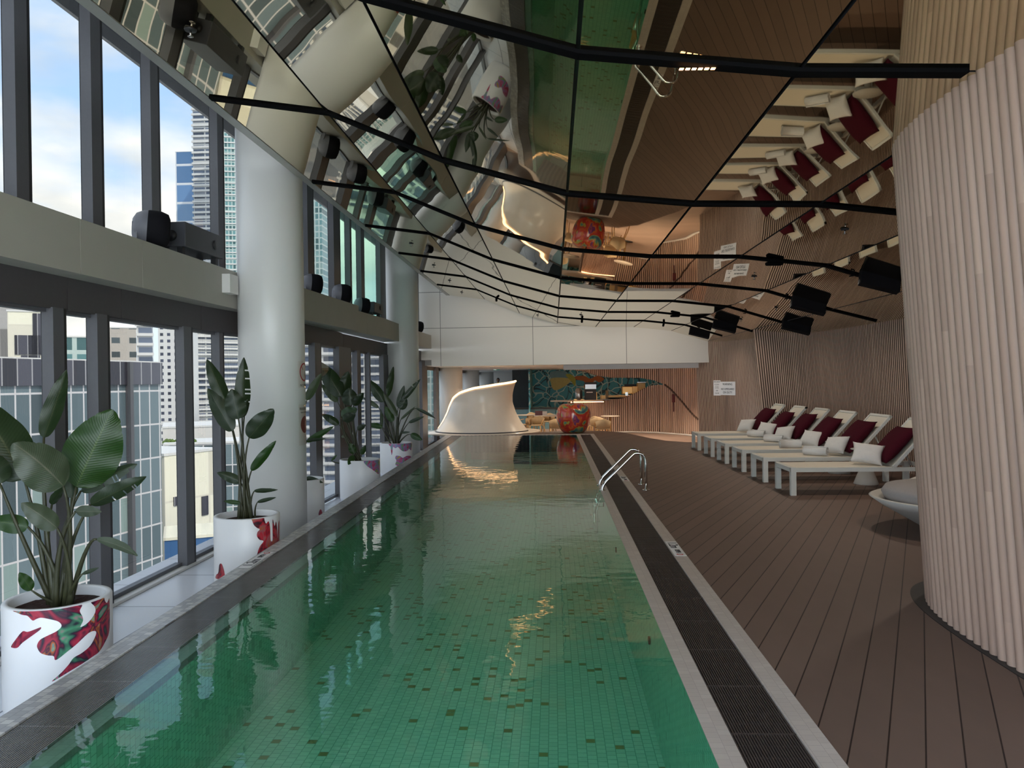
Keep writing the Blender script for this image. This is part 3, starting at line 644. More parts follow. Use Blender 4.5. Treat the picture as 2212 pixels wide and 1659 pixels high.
# ------------------------------------------------------------------ ribbed timber surfaces
SK = .053
def ribbed(path_b, path_t, z0, z1, pitch, depth, m, name, closed=False, shape='round', kind=True, label=None, rows=2):
    """path_b/path_t: plan curves at foot and head with equal counts, outward to the left of travel"""
    def resample(P):
        P = [Vector((p[0], p[1]+(0 if closed else SK*p[0]))) for p in P]; Q = P+([P[0]] if closed else []); D = [0]
        for a, b in zip(Q, Q[1:]): D.append(D[-1]+(b-a).length)
        return Q, D
    Qb, Db = resample(path_b); Qt, Dt = resample(path_t); n = max(2, int(round(Db[-1]/pitch)))
    def ev(Q, D, s):
        s = min(max(s, 0), 1)*D[-1]
        for i in range(len(D)-1):
            if s <= D[i+1]+1e-9:
                k = (s-D[i])/max(D[i+1]-D[i], 1e-9); p = Q[i].lerp(Q[i+1], k); tg = (Q[i+1]-Q[i]).normalized(); return p, Vector((tg.y, -tg.x))
        return Q[-1], Vector((0, 1))
    if shape == 'round': pr = [(0.0, 0), (.05, .42), (.16, .76), (.32, .95), (.5, 1.0), (.68, .95), (.84, .76), (.95, .42)]
    else: pr = [(0.0, 0), (.21, 0), (.22, 1), (.78, 1), (.79, 0)]
    bm = nb(); uv = bm.loops.layers.uv.new('UVMap'); cols = []
    for i in range(n):
        for s, h in pr: cols.append(((i+s)/n, h, i+s))
    if not closed: cols.append((1.0, 0, n))
    V = []; HH = [c[1] for c in cols]
    for s, h, u in cols:
        pb, nb_ = ev(Qb, Db, s); pt, nt_ = ev(Qt, Dt, s)
        col = []
        for r in range(rows+1):
            k = r/rows; p = pb.lerp(pt, k); nn = nb_.lerp(nt_, k); p = p+nn*(depth*h)
            col.append(bm.verts.new((p.x, p.y, z0+(z1-z0)*k)))
        V.append((col, u))
    rng = range(len(V)) if closed else range(len(V)-1)
    for i in rng:
        A, u0 = V[i]; B, u1 = V[(i+1) % len(V)]
        if u1 < u0: u1 = n
        for r in range(rows):
            f = bm.faces.new((A[r], B[r], B[r+1], A[r+1])); f.smooth = (shape == 'round'); f.material_index = 1 if (shape != 'round' and (HH[i] == 0 or HH[(i+1) % len(HH)] == 0)) else 0  # gaps and slat sides painted dark in place of recess shade
            for lp, (uu, vv) in zip(f.loops, ((u0, r), (u1, r), (u1, r+1), (u0, r+1))): lp[uv].uv = (u0+1e-3 if uu == u0 else u1-1e-3, (z0+(z1-z0)*vv/rows)/1.9)
    return bm
# lounge wall: two sweeps that meet in a step
wb = spline([(4.56, 24.4), (4.95, 23.1), (5.2, 21.3), (5.45, 19.5), (5.65, 18.6)], 8)
wt = spline([(4.42, 24.1), (4.80, 22.9), (5.0, 21.2), (5.08, 19.4), (5.2, 18.0)], 8)
bm = ribbed(wb, wt, LOW, 3.3, .064, .024, 'slat_wood', 'wall', shape='slat'); struct('wall_right', bm, ['slat_wood', 'slat_back_shade'], label='slatted timber wall, far sweep')
wb = spline([(5.15, 18.9), (5.52, 18.1), (5.78, 16.9), (5.86, 15.0), (5.85, 12.8), (5.95, 11.0), (6.1, 9), (6.2, 6), (6.2, 3), (6.2, -2.9)], 8)
wt = spline([(4.62, 18.0), (5.04, 17.3), (5.33, 16.2), (5.42, 14.4), (5.45, 12.5), (5.5, 11.0), (5.6, 9), (5.7, 6), (5.7, 3), (5.7, -2.9)], 8)
bm = ribbed(wb, wt, -.02, 3.0, .070, .024, 'slat_wood', 'wall', shape='slat'); struct('wall_right', bm, ['slat_wood', 'slat_back_shade'], label='slatted timber wall behind the sun loungers')
bm = nb(); v = [bm.verts.new(p) for p in [(5.17, 19.17, -.02), (5.62, 18.95, -.02), (5.3, 18.18, 3.0), (4.64, 18.25, 3.0)]]; bm.faces.new(v); uvl = bm.loops.layers.uv.new('UVMap'); struct('wall_right', bm, 'slat_wood')
# large ribbed column
def sup(cx, cy, rx, ry, n=3.5, k=96):
    out = []
    for i in range(k):
        a = -2*PI*i/k; c, s = math.cos(a), math.sin(a)
        out.append((cx+rx*math.copysign(abs(c)**(2/n), c), cy+ry*math.copysign(abs(s)**(2/n), s)))
    return out
cb = sup(3.50, 4.04, .98, 2.05)[::-1]; ct = sup(3.24, 3.99, .98, 1.95)[::-1]
bm = ribbed(cb, ct, -.02, 3.3, .088, .048, 'rib_wood', 'col', closed=True, rows=4)
col = link('timber_column', bm, 'rib_wood'); tag(col, 'huge oval column clad in pale rounded timber ribs at the right of the deck', 'column')
bm = nb(); prism(bm, sup(3.49, 4.18, 1.05, 2.12), .0, .004); o = trim(bm, 'black', 'flat black ring painted as the shadow gap around the ribbed column foot')  # flat ring on the deck; the gap's shade is painted black
# ------------------------------------------------------------------ round white columns
cols = [(-3.6, 9.81, .41, LOW, 5.42, 'thick round white column nearest the camera, rising beside the second planter'), (-3.76, 19.2, .425, LOW, 5.42, 'second tall round white column, behind the furthest planter'), (-3.72, 28.2, .42, LOW, 2.12, 'round white cafe column just left of the curved sculpture'), (-3.9, 36.6, .42, LOW, 2.12, 'round white cafe column behind the left part of the curved sculpture'), (-3.75, 43.5, .42, LOW, 2.12, 'furthest round white cafe column, beside the exit sign')]
for x, y, r, z0, z1, lb in cols:
    bm = nb(); lathe(bm, [(.0001, 0), (r, 0), (r, z1-z0), (.0001, z1-z0)], 64)
    o = link('column', bm, 'column_paint', loc=(x, y, z0)); tag(o, lb, 'column', group='round white columns')
# notices on the near column
def wrap_bm(bm, cx, cy, r, th0, zc):     # flat x,y -> around a cylinder
    for v in bm.verts:
        a = th0+v.co.x/r; rr = r+v.co.z+.001; v.co = Vector((cx+rr*math.cos(a), cy+rr*math.sin(a), zc+v.co.y))
    return bm
def bisect_x(bm, step=.03):
    xs = [v.co.x for v in bm.verts]; x = math.floor(min(xs)/step)*step
    while x < max(xs):
        bmesh.ops.bisect_plane(bm, geom=bm.verts[:]+bm.edges[:]+bm.faces[:], plane_co=(x, 0, 0), plane_no=(1, 0, 0)); x += step
    return bm
def ring_bm(r0, r1, n=28, cy=0):
    bm = nb(); a = [(math.cos(2*PI*i/n), math.sin(2*PI*i/n)) for i in range(n)]
    A = [bm.verts.new((c*r0, cy+s*r0, .0015)) for c, s in a]; B = [bm.verts.new((c*r1, cy+s*r1, .0015)) for c, s in a]
    for i in range(n): bm.faces.new((A[i], B[i], B[(i+1) % n], A[(i+1) % n]))
    return bm
glass_mat('sign_film', (0.97, 0.95, 0.93), 0.05)
for zc, hh, kind_, lb in ((1.72, .34, 0, 'clear notice with a red ring on the near white column'), (1.08, .52, 1, 'clear warning notice with a dark red disc below it on the near white column')):
    e_ = thing('column_notice', (0, 0, 0), lb, 'sign')
    th = R(0); a = (-3.6, 9.81, .412, th, zc)
    bm = nb(); f = quad(bm, [(-.15, -hh/2, 0), (.15, -hh/2, 0), (.15, hh/2, 0), (-.15, hh/2, 0)]); bisect_x(bm); part('film', wrap_bm(bm, *a), 'sign_film', e_)
    if kind_ == 0:
        part('ring', wrap_bm(ring_bm(.10, .118, cy=.03), *a), 'sign_red', e_)
        bm = nb(); quad(bm, [(-.075, .095, .002), (-.065, .105, .002), (.075, -.035, .002), (.065, -.045, .002)]); part('slash', wrap_bm(bm, *a), 'sign_red', e_)
        bm = text_bm('NO DIVING', .042, .0003); bm.transform(Matrix.Translation((0, -.14, 0.001))); part('lettering', wrap_bm(bm, *a), 'ink', e_)
    else:
        bm = text_bm('WARNING', .055, .0003); bm.transform(Matrix.Translation((0, .20, 0.001))); part('lettering', wrap_bm(bm, *a), 'ink', e_)
        bm = text_bm('SHALLOW WATER', .026, .0003); bm.transform(Matrix.Translation((0, .155, 0.001))); part('lettering', wrap_bm(bm, *a), 'ink', e_)
        bm = ring_bm(.002, .11, cy=.0); part('disc', wrap_bm(bm, *a), 'red_dark', e_)

# ------------------------------------------------------------------ speakers on the band
def ball_speaker(x, y, r, lb, rz=0):
    y -= .2; e_ = thing('ledge_speaker', (x, y, 3.03), lb, 'loudspeaker', rz=rz, group='round loudspeakers on the window band')
    z = r*.92+.02
    ax = Vector((.89, .46, -.08)).normalized(); ax.rotate(Matrix.Rotation(-rz, 3, 'Z')); Q = ax.to_track_quat('Z', 'Y').to_matrix().to_4x4()
    bm = nb(); lathe(bm, [(r*.97, -.22*r), (r, -.1*r), (r, .45*r), (.88*r, .80*r), (.6*r, .92*r), (.0001, .95*r)], 36)
    bm.transform(Matrix.Translation((0, 0, z)) @ Q); part('grille', bm, 'speaker_black', e_)
    bm = nb(); lathe(bm, [(.0001, -.98*r), (.45*r, -.95*r), (.76*r, -.78*r), (.95*r, -.42*r), (.99*r, -.2*r)], 36)
    bm.transform(Matrix.Translation((0, 0, z)) @ Q); part('housing', bm, 'speaker_cap', e_)
    bm = nb(); box(bm, -.035, .035, -.012, .0, -z+.0, .04); bev(bm, .004, 1)
    s1 = Matrix.Translation(Vector((0, 0, z))+ax*(-.80*r)+Vector((ax.y, -ax.x, 0))*.55*r) @ Matrix.Rotation(math.atan2(ax.y, ax.x)-R(50), 4, 'Z'); bm.transform(s1); part('bracket', bm, 'speaker_cap', e_)
ball_speaker(-4.13, 8.05, .19, 'large round black loudspeaker on the window band beside the subwoofer box', R(15))
ball_speaker(-3.87, 12.6, .17, 'round black loudspeaker on the band peeping out right of the near column')
ball_speaker(-3.80, 14.1, .18, 'round black loudspeaker on the band in front of the greenish windows')
ball_speaker(-3.95, 16.2, .17, 'small round loudspeaker on the recessed band beside a small subwoofer')
ball_speaker(-3.86, 22.4, .16, 'furthest round loudspeaker, right of the second white column')
def sub(x, y0, y1, lb, h=.27):
    y0 -= .2; y1 -= .2; e_ = thing('subwoofer', (x, (y0+y1)/2, 3.03), lb, 'subwoofer', rz=-.03)
    L = (y1-y0)/2
    bm = bx(-.17, .17, -L, L, .08, .08+h); bev(bm, .006, 1); part('cabinet', bm, 'speaker_grey', e_)
    bm = nb(); lathe(bm, [(.0001, 0), (.055, 0), (.06, .004), (.0001, .004)], 20); bm.transform(Matrix.Translation((.02, -L-.003, .2)) @ Matrix.Rotation(R(90), 4, 'X')); part('port', bm, 'black', e_)
    bm = nb(); lathe(bm, [(.0001, 0), (.05, 0), (.055, .004), (.0001, .004)], 20); bm.transform(Matrix.Translation((.172, L-.2, .21)) @ Matrix.Rotation(R(90), 4, 'Y')); part('port', bm, 'black', e_)
    for sy in (-L+.06, L-.06):
        part('foot', bx(.06, .12, sy-.03, sy+.03, 0, .08), 'black', e_); part('foot', bx(-.12, -.06, sy-.03, sy+.03, 0, .08), 'black', e_)
sub(-4.12, 8.45, 9.35, 'long dark grey subwoofer box standing on the window band near the first column')
sub(-3.94, 16.6, 17.3, 'small dark subwoofer on the recessed window band near the second column', .22)

# ------------------------------------------------------------------ planters with strelitzia
def cyl_hit(px, py, cx, cy, r):
    d = ray(px, py); a = d.x**2+d.y**2; b = -2*(d.x*cx+d.y*cy); c = cx*cx+cy*cy-r*r; disc = b*b-4*a*c
    if disc < 0: disc = 0
    t_ = (-b-math.sqrt(disc))/(2*a); p = d*t_; return math.atan2(p.y-cy, p.x-cx), CAMH+p.z*1.0
def motif(e_, poly, sc_, ox, oy, cx, cy, r, m, ztop, zbot):
    pts = []
    for x, y in poly:
        th, z = cyl_hit(ox+x/sc_, oy+y/sc_, cx, cy, r)
        if th > PI*.5: th -= 2*PI
        pts.append(Vector((th*r, min(max(z, zbot), ztop), 0)))
    pts = spline(pts, 4, closed=True)
    bm = nb(); vs = []
    for p in pts:
        if not vs or (vs[-1].co-Vector((p.x, min(max(p.y, zbot), ztop), 0))).length > .002: vs.append(bm.verts.new((p.x, min(max(p.y, zbot), ztop), 0)))
    try:
        bm.faces.new(vs)
    except Exception: return
    bm.normal_update(); bmesh.ops.triangulate(bm, faces=bm.faces[:]); bisect_x(bm, .03)
    for v in bm.verts:
        a = v.co.x/r; v.co = Vector((math.cos(a)*(r+.0012), math.sin(a)*(r+.0012), v.co.y-LOW))
    bmesh.ops.recalc_face_normals(bm, faces=bm.faces[:])
    part('painted_motif', bm, m, e_)
def leaf_bm(p0, p1, W, rollang, droop, seed, splits=0, fold=.25):
    rnd = random.Random(seed); p0, p1 = Vector(p0), Vector(p1); ax = p1-p0; L = ax.length; d = ax.normalized()
    view = Vector((p0.x, p0.y, p0.z-CAMH)).normalized(); lat = d.cross(view)
    lat = lat.normalized() if lat.length > .05 else d.orthogonal().normalized()
    lat = Matrix.Rotation(rollang, 3, d) @ lat; nrm = lat.cross(d).normalized()
    nu, nv = 8, 44; bm = nb(); uv = bm.loops.layers.uv.new('UVMap'); G = []
    cuts = sorted(rnd.uniform(.25, .9) for _ in range(splits))
    for j in range(nv+1):
        s = j/nv; wdt = W*.5*(math.sin(PI*min(1, s**.72)))**.62 if 0 < s < 1 else 0.004
        wdt = max(wdt, .003)*(1-.10*rnd.random()*(s > .75))
        c = p0+ax*s+nrm*(-droop*L*(s-.5)**2*4+droop*L)*-.6+Vector((0, 0, -1))*abs(droop)*L*s*s*.7
        row = []
        for i in range(nu+1):
            u = i/nu*2-1
            p = c+lat*(u*wdt)+nrm*(fold*wdt*abs(u)**1.3)+nrm*(.03*W*math.sin(s*17+seed+u*2)*abs(u))
            row.append(bm.verts.new(p))
        G.append(row)
    side = rnd.choice((0, 1))
    for j in range(nv):
        for i in range(nu):
            if splits and any(j == int(c_*nv) for c_ in cuts) and (i < nu/2-1 if side else i > nu/2): continue
            f = bm.faces.new((G[j][i], G[j][i+1], G[j+1][i+1], G[j+1][i])); f.smooth = True
            for lp, (a, b_) in zip(f.loops, ((i, j), (i+1, j), (i+1, j+1), (i, j+1))): lp[uv].uv = (a/nu, b_/nv)
    return bm, p0
def planter(cx, cy, D, h, leaves, polys, lb, sc_leaf, seed=0, extra=0):
    r = D/2; e_ = thing('potted_plant', (cx, cy, LOW), lb, 'potted plant')
    bm = nb(); lathe(bm, [(.0001, .02), (r*.93, .0), (r*.95, .004), (r, .05), (r, h-.01), (r-.006, h), (r-.035, h), (r-.04, h-.012), (r-.04, h-.10), (.0001, h-.10)], 72); part('pot', bm, 'pot_white', e_)
    rnd = random.Random(seed)
    bm = nb(); n = 30; V = {}
    for a in range(n):
        for k in range(1, 9):
            rr = (r-.041)*k/8; an = 2*PI*a/n; V[a, k] = bm.verts.new((rr*math.cos(an), rr*math.sin(an), h-.065+rnd.uniform(-.012, .014)*(k < 8)))
    c0 = bm.verts.new((0, 0, h-.05))
    for a in range(n):
        b_ = (a+1) % n; bm.faces.new((c0, V[a, 1], V[b_, 1]))
        for k in range(1, 8): bm.faces.new((V[a, k], V[a, k+1], V[b_, k+1], V[b_, k]))
    part('soil', bm, 'soil', e_, smooth=False)
    for poly, s_, ox, oy, mm in polys: motif(e_, poly, s_, ox, oy, cx, cy, r, mm, LOW+h-.004, LOW+.01)
    org = Vector((cx, cy, LOW))
    for i, (bx_, by_, tx, ty, wpx, dep0, dep1, rl, dr, mt, *rest) in enumerate(leaves):
        p0 = at(bx_, by_, cy+dep0); p1 = at(tx, ty, cy+dep1)
        splits = rest[0] if rest else 0
        W = wpx*cy/F
        bm, _ = leaf_bm(p0-org, p1-org, W, R(rl), dr, seed*31+i, splits) if False else leaf_bm(p0, p1, W, R(rl), dr, seed*31+i, splits)
        bmesh.ops.translate(bm, verts=bm.verts, vec=-org)
        lf = part('leaf', bm, mt, e_)
        ang = rnd.uniform(0, 2*PI); rr = rnd.uniform(.01, r*.28)
        base = Vector((cx+rr*math.cos(ang)*1.0+(p0.x-cx)*.12, cy+rr*math.sin(ang), LOW+h-.08))
        d1 = (p1-p0).normalized(); ctrl = p0-d1*min(.25, (p0-base).length*.35)
        ctrl = Vector(((base.x+p0.x)*.5*.5+ctrl.x*.5, (base.y+p0.y)*.25+ctrl.y*.5, (base.z+p0.z)*.25+ctrl.z*.5)) if ctrl.z < p0.z else Vector((base.x*.35+p0.x*.65, base.y*.35+p0.y*.65, p0.z+.02))
        pts = [q-org for q in arc(base, ctrl, p0, 8)]
        k_ = min(1.0, (p0-base).length/.5)
        part('stem', tube(nb(), pts, [(.020-.013*j/8)*(.45+.55*k_) for j in range(9)], 8), 'stem', lf)
    return e_
D_, P_, B_ = 'leaf_dark', 'leaf_pale', 'leaf_bright'
A1 = [(160,405),(200,460),(270,488),(330,500),(390,555),(440,535),(500,522),(620,545),(700,570),(735,620),(680,680),(560,740),(480,785),(443,850),(455,900),(490,945),(560,970),(640,980),(655,1025),(700,1010),(800,930),(900,850),(1050,710),(1130,680),(1145,720),(1080,850),(980,940),(880,1000),(820,1080),(740,1170),(620,1285),(850,1150),(1100,990),(1180,930),(1250,820),(1300,700),(1310,560),(1306,330),(1300,290),(1275,345),(1250,315),(1238,262),(1160,292),(1085,318),(1130,390),(1135,460),(1060,570),(960,635),(990,560),(985,510),(952,440),(975,352),(800,378),(600,395),(400,408)]
A2 = [(135,860),(190,780),(270,685),(330,690),(420,660),(487,635),(480,665),(380,740),(270,820),(210,880),(150,880)]
planter(-3.29, 4.975, .64, .715, [
    (52, 1035, -60, 842, 112, .05, .1, 10, .10, D_), (95, 945, 144, 797, 44, .1, .15, 20, .02, D_), (165, 1052, 243, 878, 122, .05, .1, -8, .05, B_),
    (137, 1050, 28, 945, 96, -.12, -.3, 15, .12, P_), (124, 1141, 46, 1080, 46, -.15, -.25, 10, .10, P_), (60, 1138, -25, 1120, 42, -.05, -.1, 0, .06, B_),
    (0, 1045, -22, 972, 56, -.1, -.1, 0, .03, D_), (196, 1090, 316, 1025, 42, .0, .1, 25, .05, D_, 4), (175, 1060, 296, 998, 40, .12, .2, -30, .05, D_, 5), (209, 1165, 297, 1192, 22, -.1, -.15, 20, -.12, P_),
    (68, 1275, 42, 1236, 26, -.12, -.18, 0, .03, B_), (163, 1105, 219, 1103, 26, -.08, -.1, 10, .05, P_), (178, 1240, 213, 1226, 9, -.1, -.1, 0, .02, D_), (112, 1090, 138, 1048, 26, .1, .12, 40, .02, D_), (155, 1075, 150, 1030, 30, .1, .1, 0, .02, D_)],
    [(A1, 5.53, 0, 1240, 'motif'), (A2, 5.53, 0, 1240, 'motif')], 'large leafy plant in the nearest white planter with a rainbow splash', 1, seed=3)
B1 = [(955,330),(960,400),(1000,500),(1060,555),(1115,585),(1070,640),(1060,720),(1110,790),(1190,820),(1120,920),(1075,1040),(1080,1130),(1300,1130),(1500,1110),(1505,900),(1503,440),(1490,430),(1478,520),(1470,760),(1455,520),(1435,430),(1415,510),(1400,490),(1380,395),(1368,430),(1370,780),(1350,820),(1330,790),(1320,540),(1290,425),(1240,470),(1210,400),(1185,320)]
B2 = [(240,1560),(250,1490),(290,1450),(310,1300),(340,1265),(375,1300),(415,1450),(400,1560)]
planter(-3.24, 8.03, .665, .735, [
    (489, 873, 447, 774, 34, .05, .08, 10, .03, D_), (502, 931, 449, 836, 40, 0, .02, -12, .04, D_), (523, 902, 527, 771, 36, .08, .1, 15, .01, D_, 6), (515, 905, 500, 838, 44, -.08, -.12, 0, .05, D_),
    (538, 946, 591, 880, 46, -.05, -.05, 12, .06, D_), (528, 895, 535, 862, 16, .1, .1, 30, .02, D_), (543, 1017, 596, 951, 22, 0, .05, 20, .02, B_), (519, 1041, 469, 1017, 22, 0, -.05, 0, .10, D_),
    (549, 1061, 600, 1054, 11, -.05, -.08, 20, .10, D_), (556, 1085, 596, 1072, 9, -.08, -.1, 10, .08, D_), (519, 1087, 483, 1081, 10, -.05, -.08, 0, .06, B_)],
    [(B1, 9.215, 440, 1080, 'motif_red'), (B2, 9.215, 440, 1080, 'motif_red')], 'tall plant in a white planter with red dripping splash before the near column', 1, seed=5)
planter(-3.70, 11.15, .68, .72, [
    (662, 865, 694, 805, 20, 0, .05, 20, .03, P_), (662, 955, 721, 920, 14, 0, .05, 10, .02, B_), (662, 952, 704, 947, 8, 0, 0, 20, .02, D_), (660, 1032, 698, 1040, 12, -.1, -.1, 10, .10, D_),
    (640, 900, 628, 830, 24, 0, 0, 10, .03, D_), (650, 940, 640, 880, 22, 0, 0, 0, .04, D_), (645, 985, 610, 960, 18, 0, 0, 0, .05, D_)],
    [([(870,1245),(875,1215),(884,1208),(892,1222),(893,1245)], 3.017, 400, 700, 'motif_mix')], 'plant and white planter mostly hidden behind the near column', 1, seed=7)
planter(-3.50, 13.86, .72, .73, [
    (738, 856, 690, 779, 38, 0, .05, 5, .05, D_), (742, 850, 752, 801, 28, .1, .1, 15, .03, D_), (757, 876, 754, 836, 34, -.05, -.05, 0, .05, D_), (764, 876, 785, 847, 20, 0, 0, 20, .05, D_, 3),
    (737, 900, 771, 881, 28, -.1, -.12, -15, .05, B_), (729, 868, 694, 828, 18, .05, .1, 20, .04, P_), (732, 917, 695, 892, 17, -.05, -.1, 10, .08, D_), (741, 909, 768, 893, 22, -.12, -.15, 10, .04, D_),
    (772, 928, 790, 917, 13, 0, 0, 10, .03, D_), (765, 980, 756, 957, 17, -.12, -.15, 0, .02, B_), (781, 982, 789, 962, 12, -.1, -.12, 10, .02, B_), (764, 984, 752, 1003, 13, -.28, -.40, 0, -.05, B_), (739, 940, 744, 945, 8, 0, 0, 0, 0, P_), (716, 995, 728, 982, 5, -.1, -.1, 0, .02, B_)],
    [([(1165,893),(1185,925),(1215,945),(1245,968),(1262,975),(1265,930),(1264,888),(1230,888)], 3.017, 400, 700, 'motif_mix')], 'bushy plant in the third visible white planter, with a small splash at its rim', 1, seed=9)
planter(-3.58, 17.5, .73, .74, [
    (829, 868, 796, 818, 23, 0, 0, 0, .04, D_), (838, 856, 850, 791, 16, .1, .1, 25, .02, D_), (858, 899, 828, 848, 14, -.1, -.12, 10, .02, P_), (848, 911, 832, 877, 17, -.12, -.15, 0, .03, B_),
    (860, 880, 873, 832, 15, .05, .05, 0, .02, D_), (868, 866, 908, 818, 12, 0, .05, 0, .02, D_, 3), (864, 884, 878, 860, 20, -.05, -.05, 0, .03, D_), (818, 881, 782, 856, 10, .05, .1, 0, .05, P_),
    (826, 923, 794, 914, 12, -.1, -.12, 0, .12, B_), (825, 922, 823, 884, 7, 0, 0, 0, .01, D_), (899, 882, 941, 902, 7, -.05, -.1, 10, -.06, D_), (866, 906, 897, 878, 6, 0, 0, 10, .01, P_),
    (883, 913, 916, 899, 8, -.05, -.05, 0, .03, D_), (887, 938, 912, 950, 14, -.15, -.18, 0, .02, B_), (866, 935, 886, 933, 5, -.1, -.1, 0, .03, D_)],
    [([(455,1345),(480,1400),(490,1500),(500,1530),(512,1480),(520,1400),(560,1420),(600,1400),(640,1440),(690,1470),(750,1460),(780,1430),(810,1455),(820,1420),(822,1340),(640,1340)], 7.54, 780, 780, 'motif_mix'),
     ([(555,1580),(575,1540),(640,1550),(680,1575),(740,1545),(800,1545),(812,1570),(780,1640),(640,1700),(560,1690),(575,1620)], 7.54, 780, 780, 'motif_mix')], 'spiky plant in the furthest white planter, with orange and purple splashes', 1, seed=11)

# ------------------------------------------------------------------ sun loungers, cushions, pillows, towels
LL, LW, SH = 1.36, .76, .38
def make_lounger():
    e_ = thing('sun_lounger', (0, 0, 0), '', 'sun lounger', group='sun loungers along the slatted wall')
    bm = nb(); 
    for y0, y1 in ((0, .045), (LW-.045, LW)): box(bm, .03, 1.95, y0, y1, SH-.062, SH-.006)
    box(bm, .0, .05, .0, LW, SH-.062, SH-.006); box(bm, 1.90, 1.95, 0, LW, SH-.062, SH-.006)
    part('frame', bm, 'lounger_frame', e_)
    for x0 in (0, 1.80):
        for y0 in (-.004, LW-.066):
            part('leg', bx(x0, x0+.07, y0, y0+.07, 0, SH), 'lounger_frame', e_)
    part('seat_sling', bx(.05, LL, .045, LW-.045, SH-.012, SH-.002), 'sling', e_)
    ang = R(48); L = .84; ca, sa = math.cos(ang), math.sin(ang)
    Mx = Matrix.Translation((LL, 0, SH-.01)) @ Matrix.Rotation(-ang, 4, 'Y')
    part('back_sling', bx(0, L, .04, LW-.04, -.006, .006, mtx=Mx), 'sling', e_)
    bm = nb(); box(bm, 0, L, 0, .04, -.02, .02, mtx=Mx); box(bm, 0, L, LW-.04, LW, -.02, .02, mtx=Mx); box(bm, L-.04, L, 0, LW, -.02, .02, mtx=Mx); part('back_frame', bm, 'lounger_frame', e_)
    Ms = Matrix.Translation((LL, 0, SH-.01)) @ Matrix.Rotation(-ang, 4, 'Y')
    bm = nb()
    for k in range(7): box(bm, .08+k*.1, .10+k*.1, .04, LW-.04, -.028, -.010, mtx=Ms)
    part('back_batten', bm, 'lounger_frame', e_)
    bm = tube(nb(), [(LL+.5*ca, .1, SH+.5*sa-.03), (1.88, .1, SH-.05)], .012, 6); tube(bm, [(LL+.5*ca, LW-.1, SH+.5*sa-.03), (1.88, LW-.1, SH-.05)], .012, 6); part('prop', bm, 'lounger_frame', e_)
    return e_
def pillow_bm(w_, h_, t_, seed=0, pinch=.10, n=14):
    rnd = random.Random(seed); bm = nb(); up, dn = [], []
    def P(i, j, s):
        u, v = i/n*2-1, j/n*2-1
        k = 1-pinch*(1-abs(v)**2)*abs(u)**3; k2 = 1-pinch*(1-abs(u)**2)*abs(v)**3
        z = t_*.5*((1-abs(u)**2.6)*(1-abs(v)**2.6))**.55
        z += .06*t_*math.sin(u*5+seed)*math.sin(v*4+seed*2)*(1-abs(u))*(1-abs(v))
        return Vector((u*w_/2*k, v*h_/2*k2, z*s))
    for s, G in ((1, up), (-1, dn)):
        for j in range(n+1):
            row = []
            for i in range(n+1):
                edge = i in (0, n) or j in (0, n)
                row.append(up[j][i] if (s < 0 and edge) else bm.verts.new(P(i, j, s)))
            G.append(row)
    for j in range(n):
        for i in range(n):
            f = bm.faces.new((up[j][i], up[j][i+1], up[j+1][i+1], up[j+1][i])); f.smooth = True
            f = bm.faces.new((dn[j][i], dn[j+1][i], dn[j+1][i+1], dn[j][i+1])); f.smooth = True
    return bm
def towel_bm(L=.36, r=.075, turns=3.2):
    bm = nb(); n = 80; th = r/turns*.8; pi_, po = [], []
    for i in range(n+1):
        a = i/n*turns*2*PI; rr = .008+(r-.008)*i/n
        ro = rr; ri = max(rr-th*.8, .001)
        po.append((ro*math.cos(a), ro*math.sin(a))); pi_.append((ri*math.cos(a), ri*math.sin(a)))
    sec = po+pi_[::-1]; A = [bm.verts.new((-L/2+random.uniform(-.004, .004), p[0], p[1])) for p in sec]; B = [bm.verts.new((L/2+random.uniform(-.004, .004), p[0], p[1])) for p in sec]
    m_ = len(sec)
    for i in range(m_):
        j = (i+1) % m_; f = bm.faces.new((A[i], A[j], B[j], B[i])); f.smooth = True
    for i in range(n):
        for S, fl in ((A, 0), (B, 1)):
            q = [S[i], S[i+1], S[m_-2-i], S[m_-1-i]]
            try: bm.faces.new(q[::-1] if fl else q)
            except Exception: pass
    return bm
proto = make_lounger()
lnames = ['nearest, beside the ribbed column', 'second from the ribbed column, towel roll beside its pillow', 'third from the ribbed column, towel roll seen side-on', 'fourth from the ribbed column', 'fifth from the ribbed column', 'furthest, beside the notices on the wall']
ly = [y+.20 for y in (10.48, 11.86, 13.2, 14.5, 15.8, 17.25)]
cush = link('back_cushion', pillow_bm(.64, .68, .18, 1, .045), 'maroon'); pil = link('small_pillow', pillow_bm(.34, .42, .15, 4, .15), 'pillow_white'); tow = link('rolled_towel', towel_bm(), 'towel')
ang = R(48)
tw = {1: ('x', 40), 2: ('y', 4), 3: ('x', 30), 4: ('x', 35)}
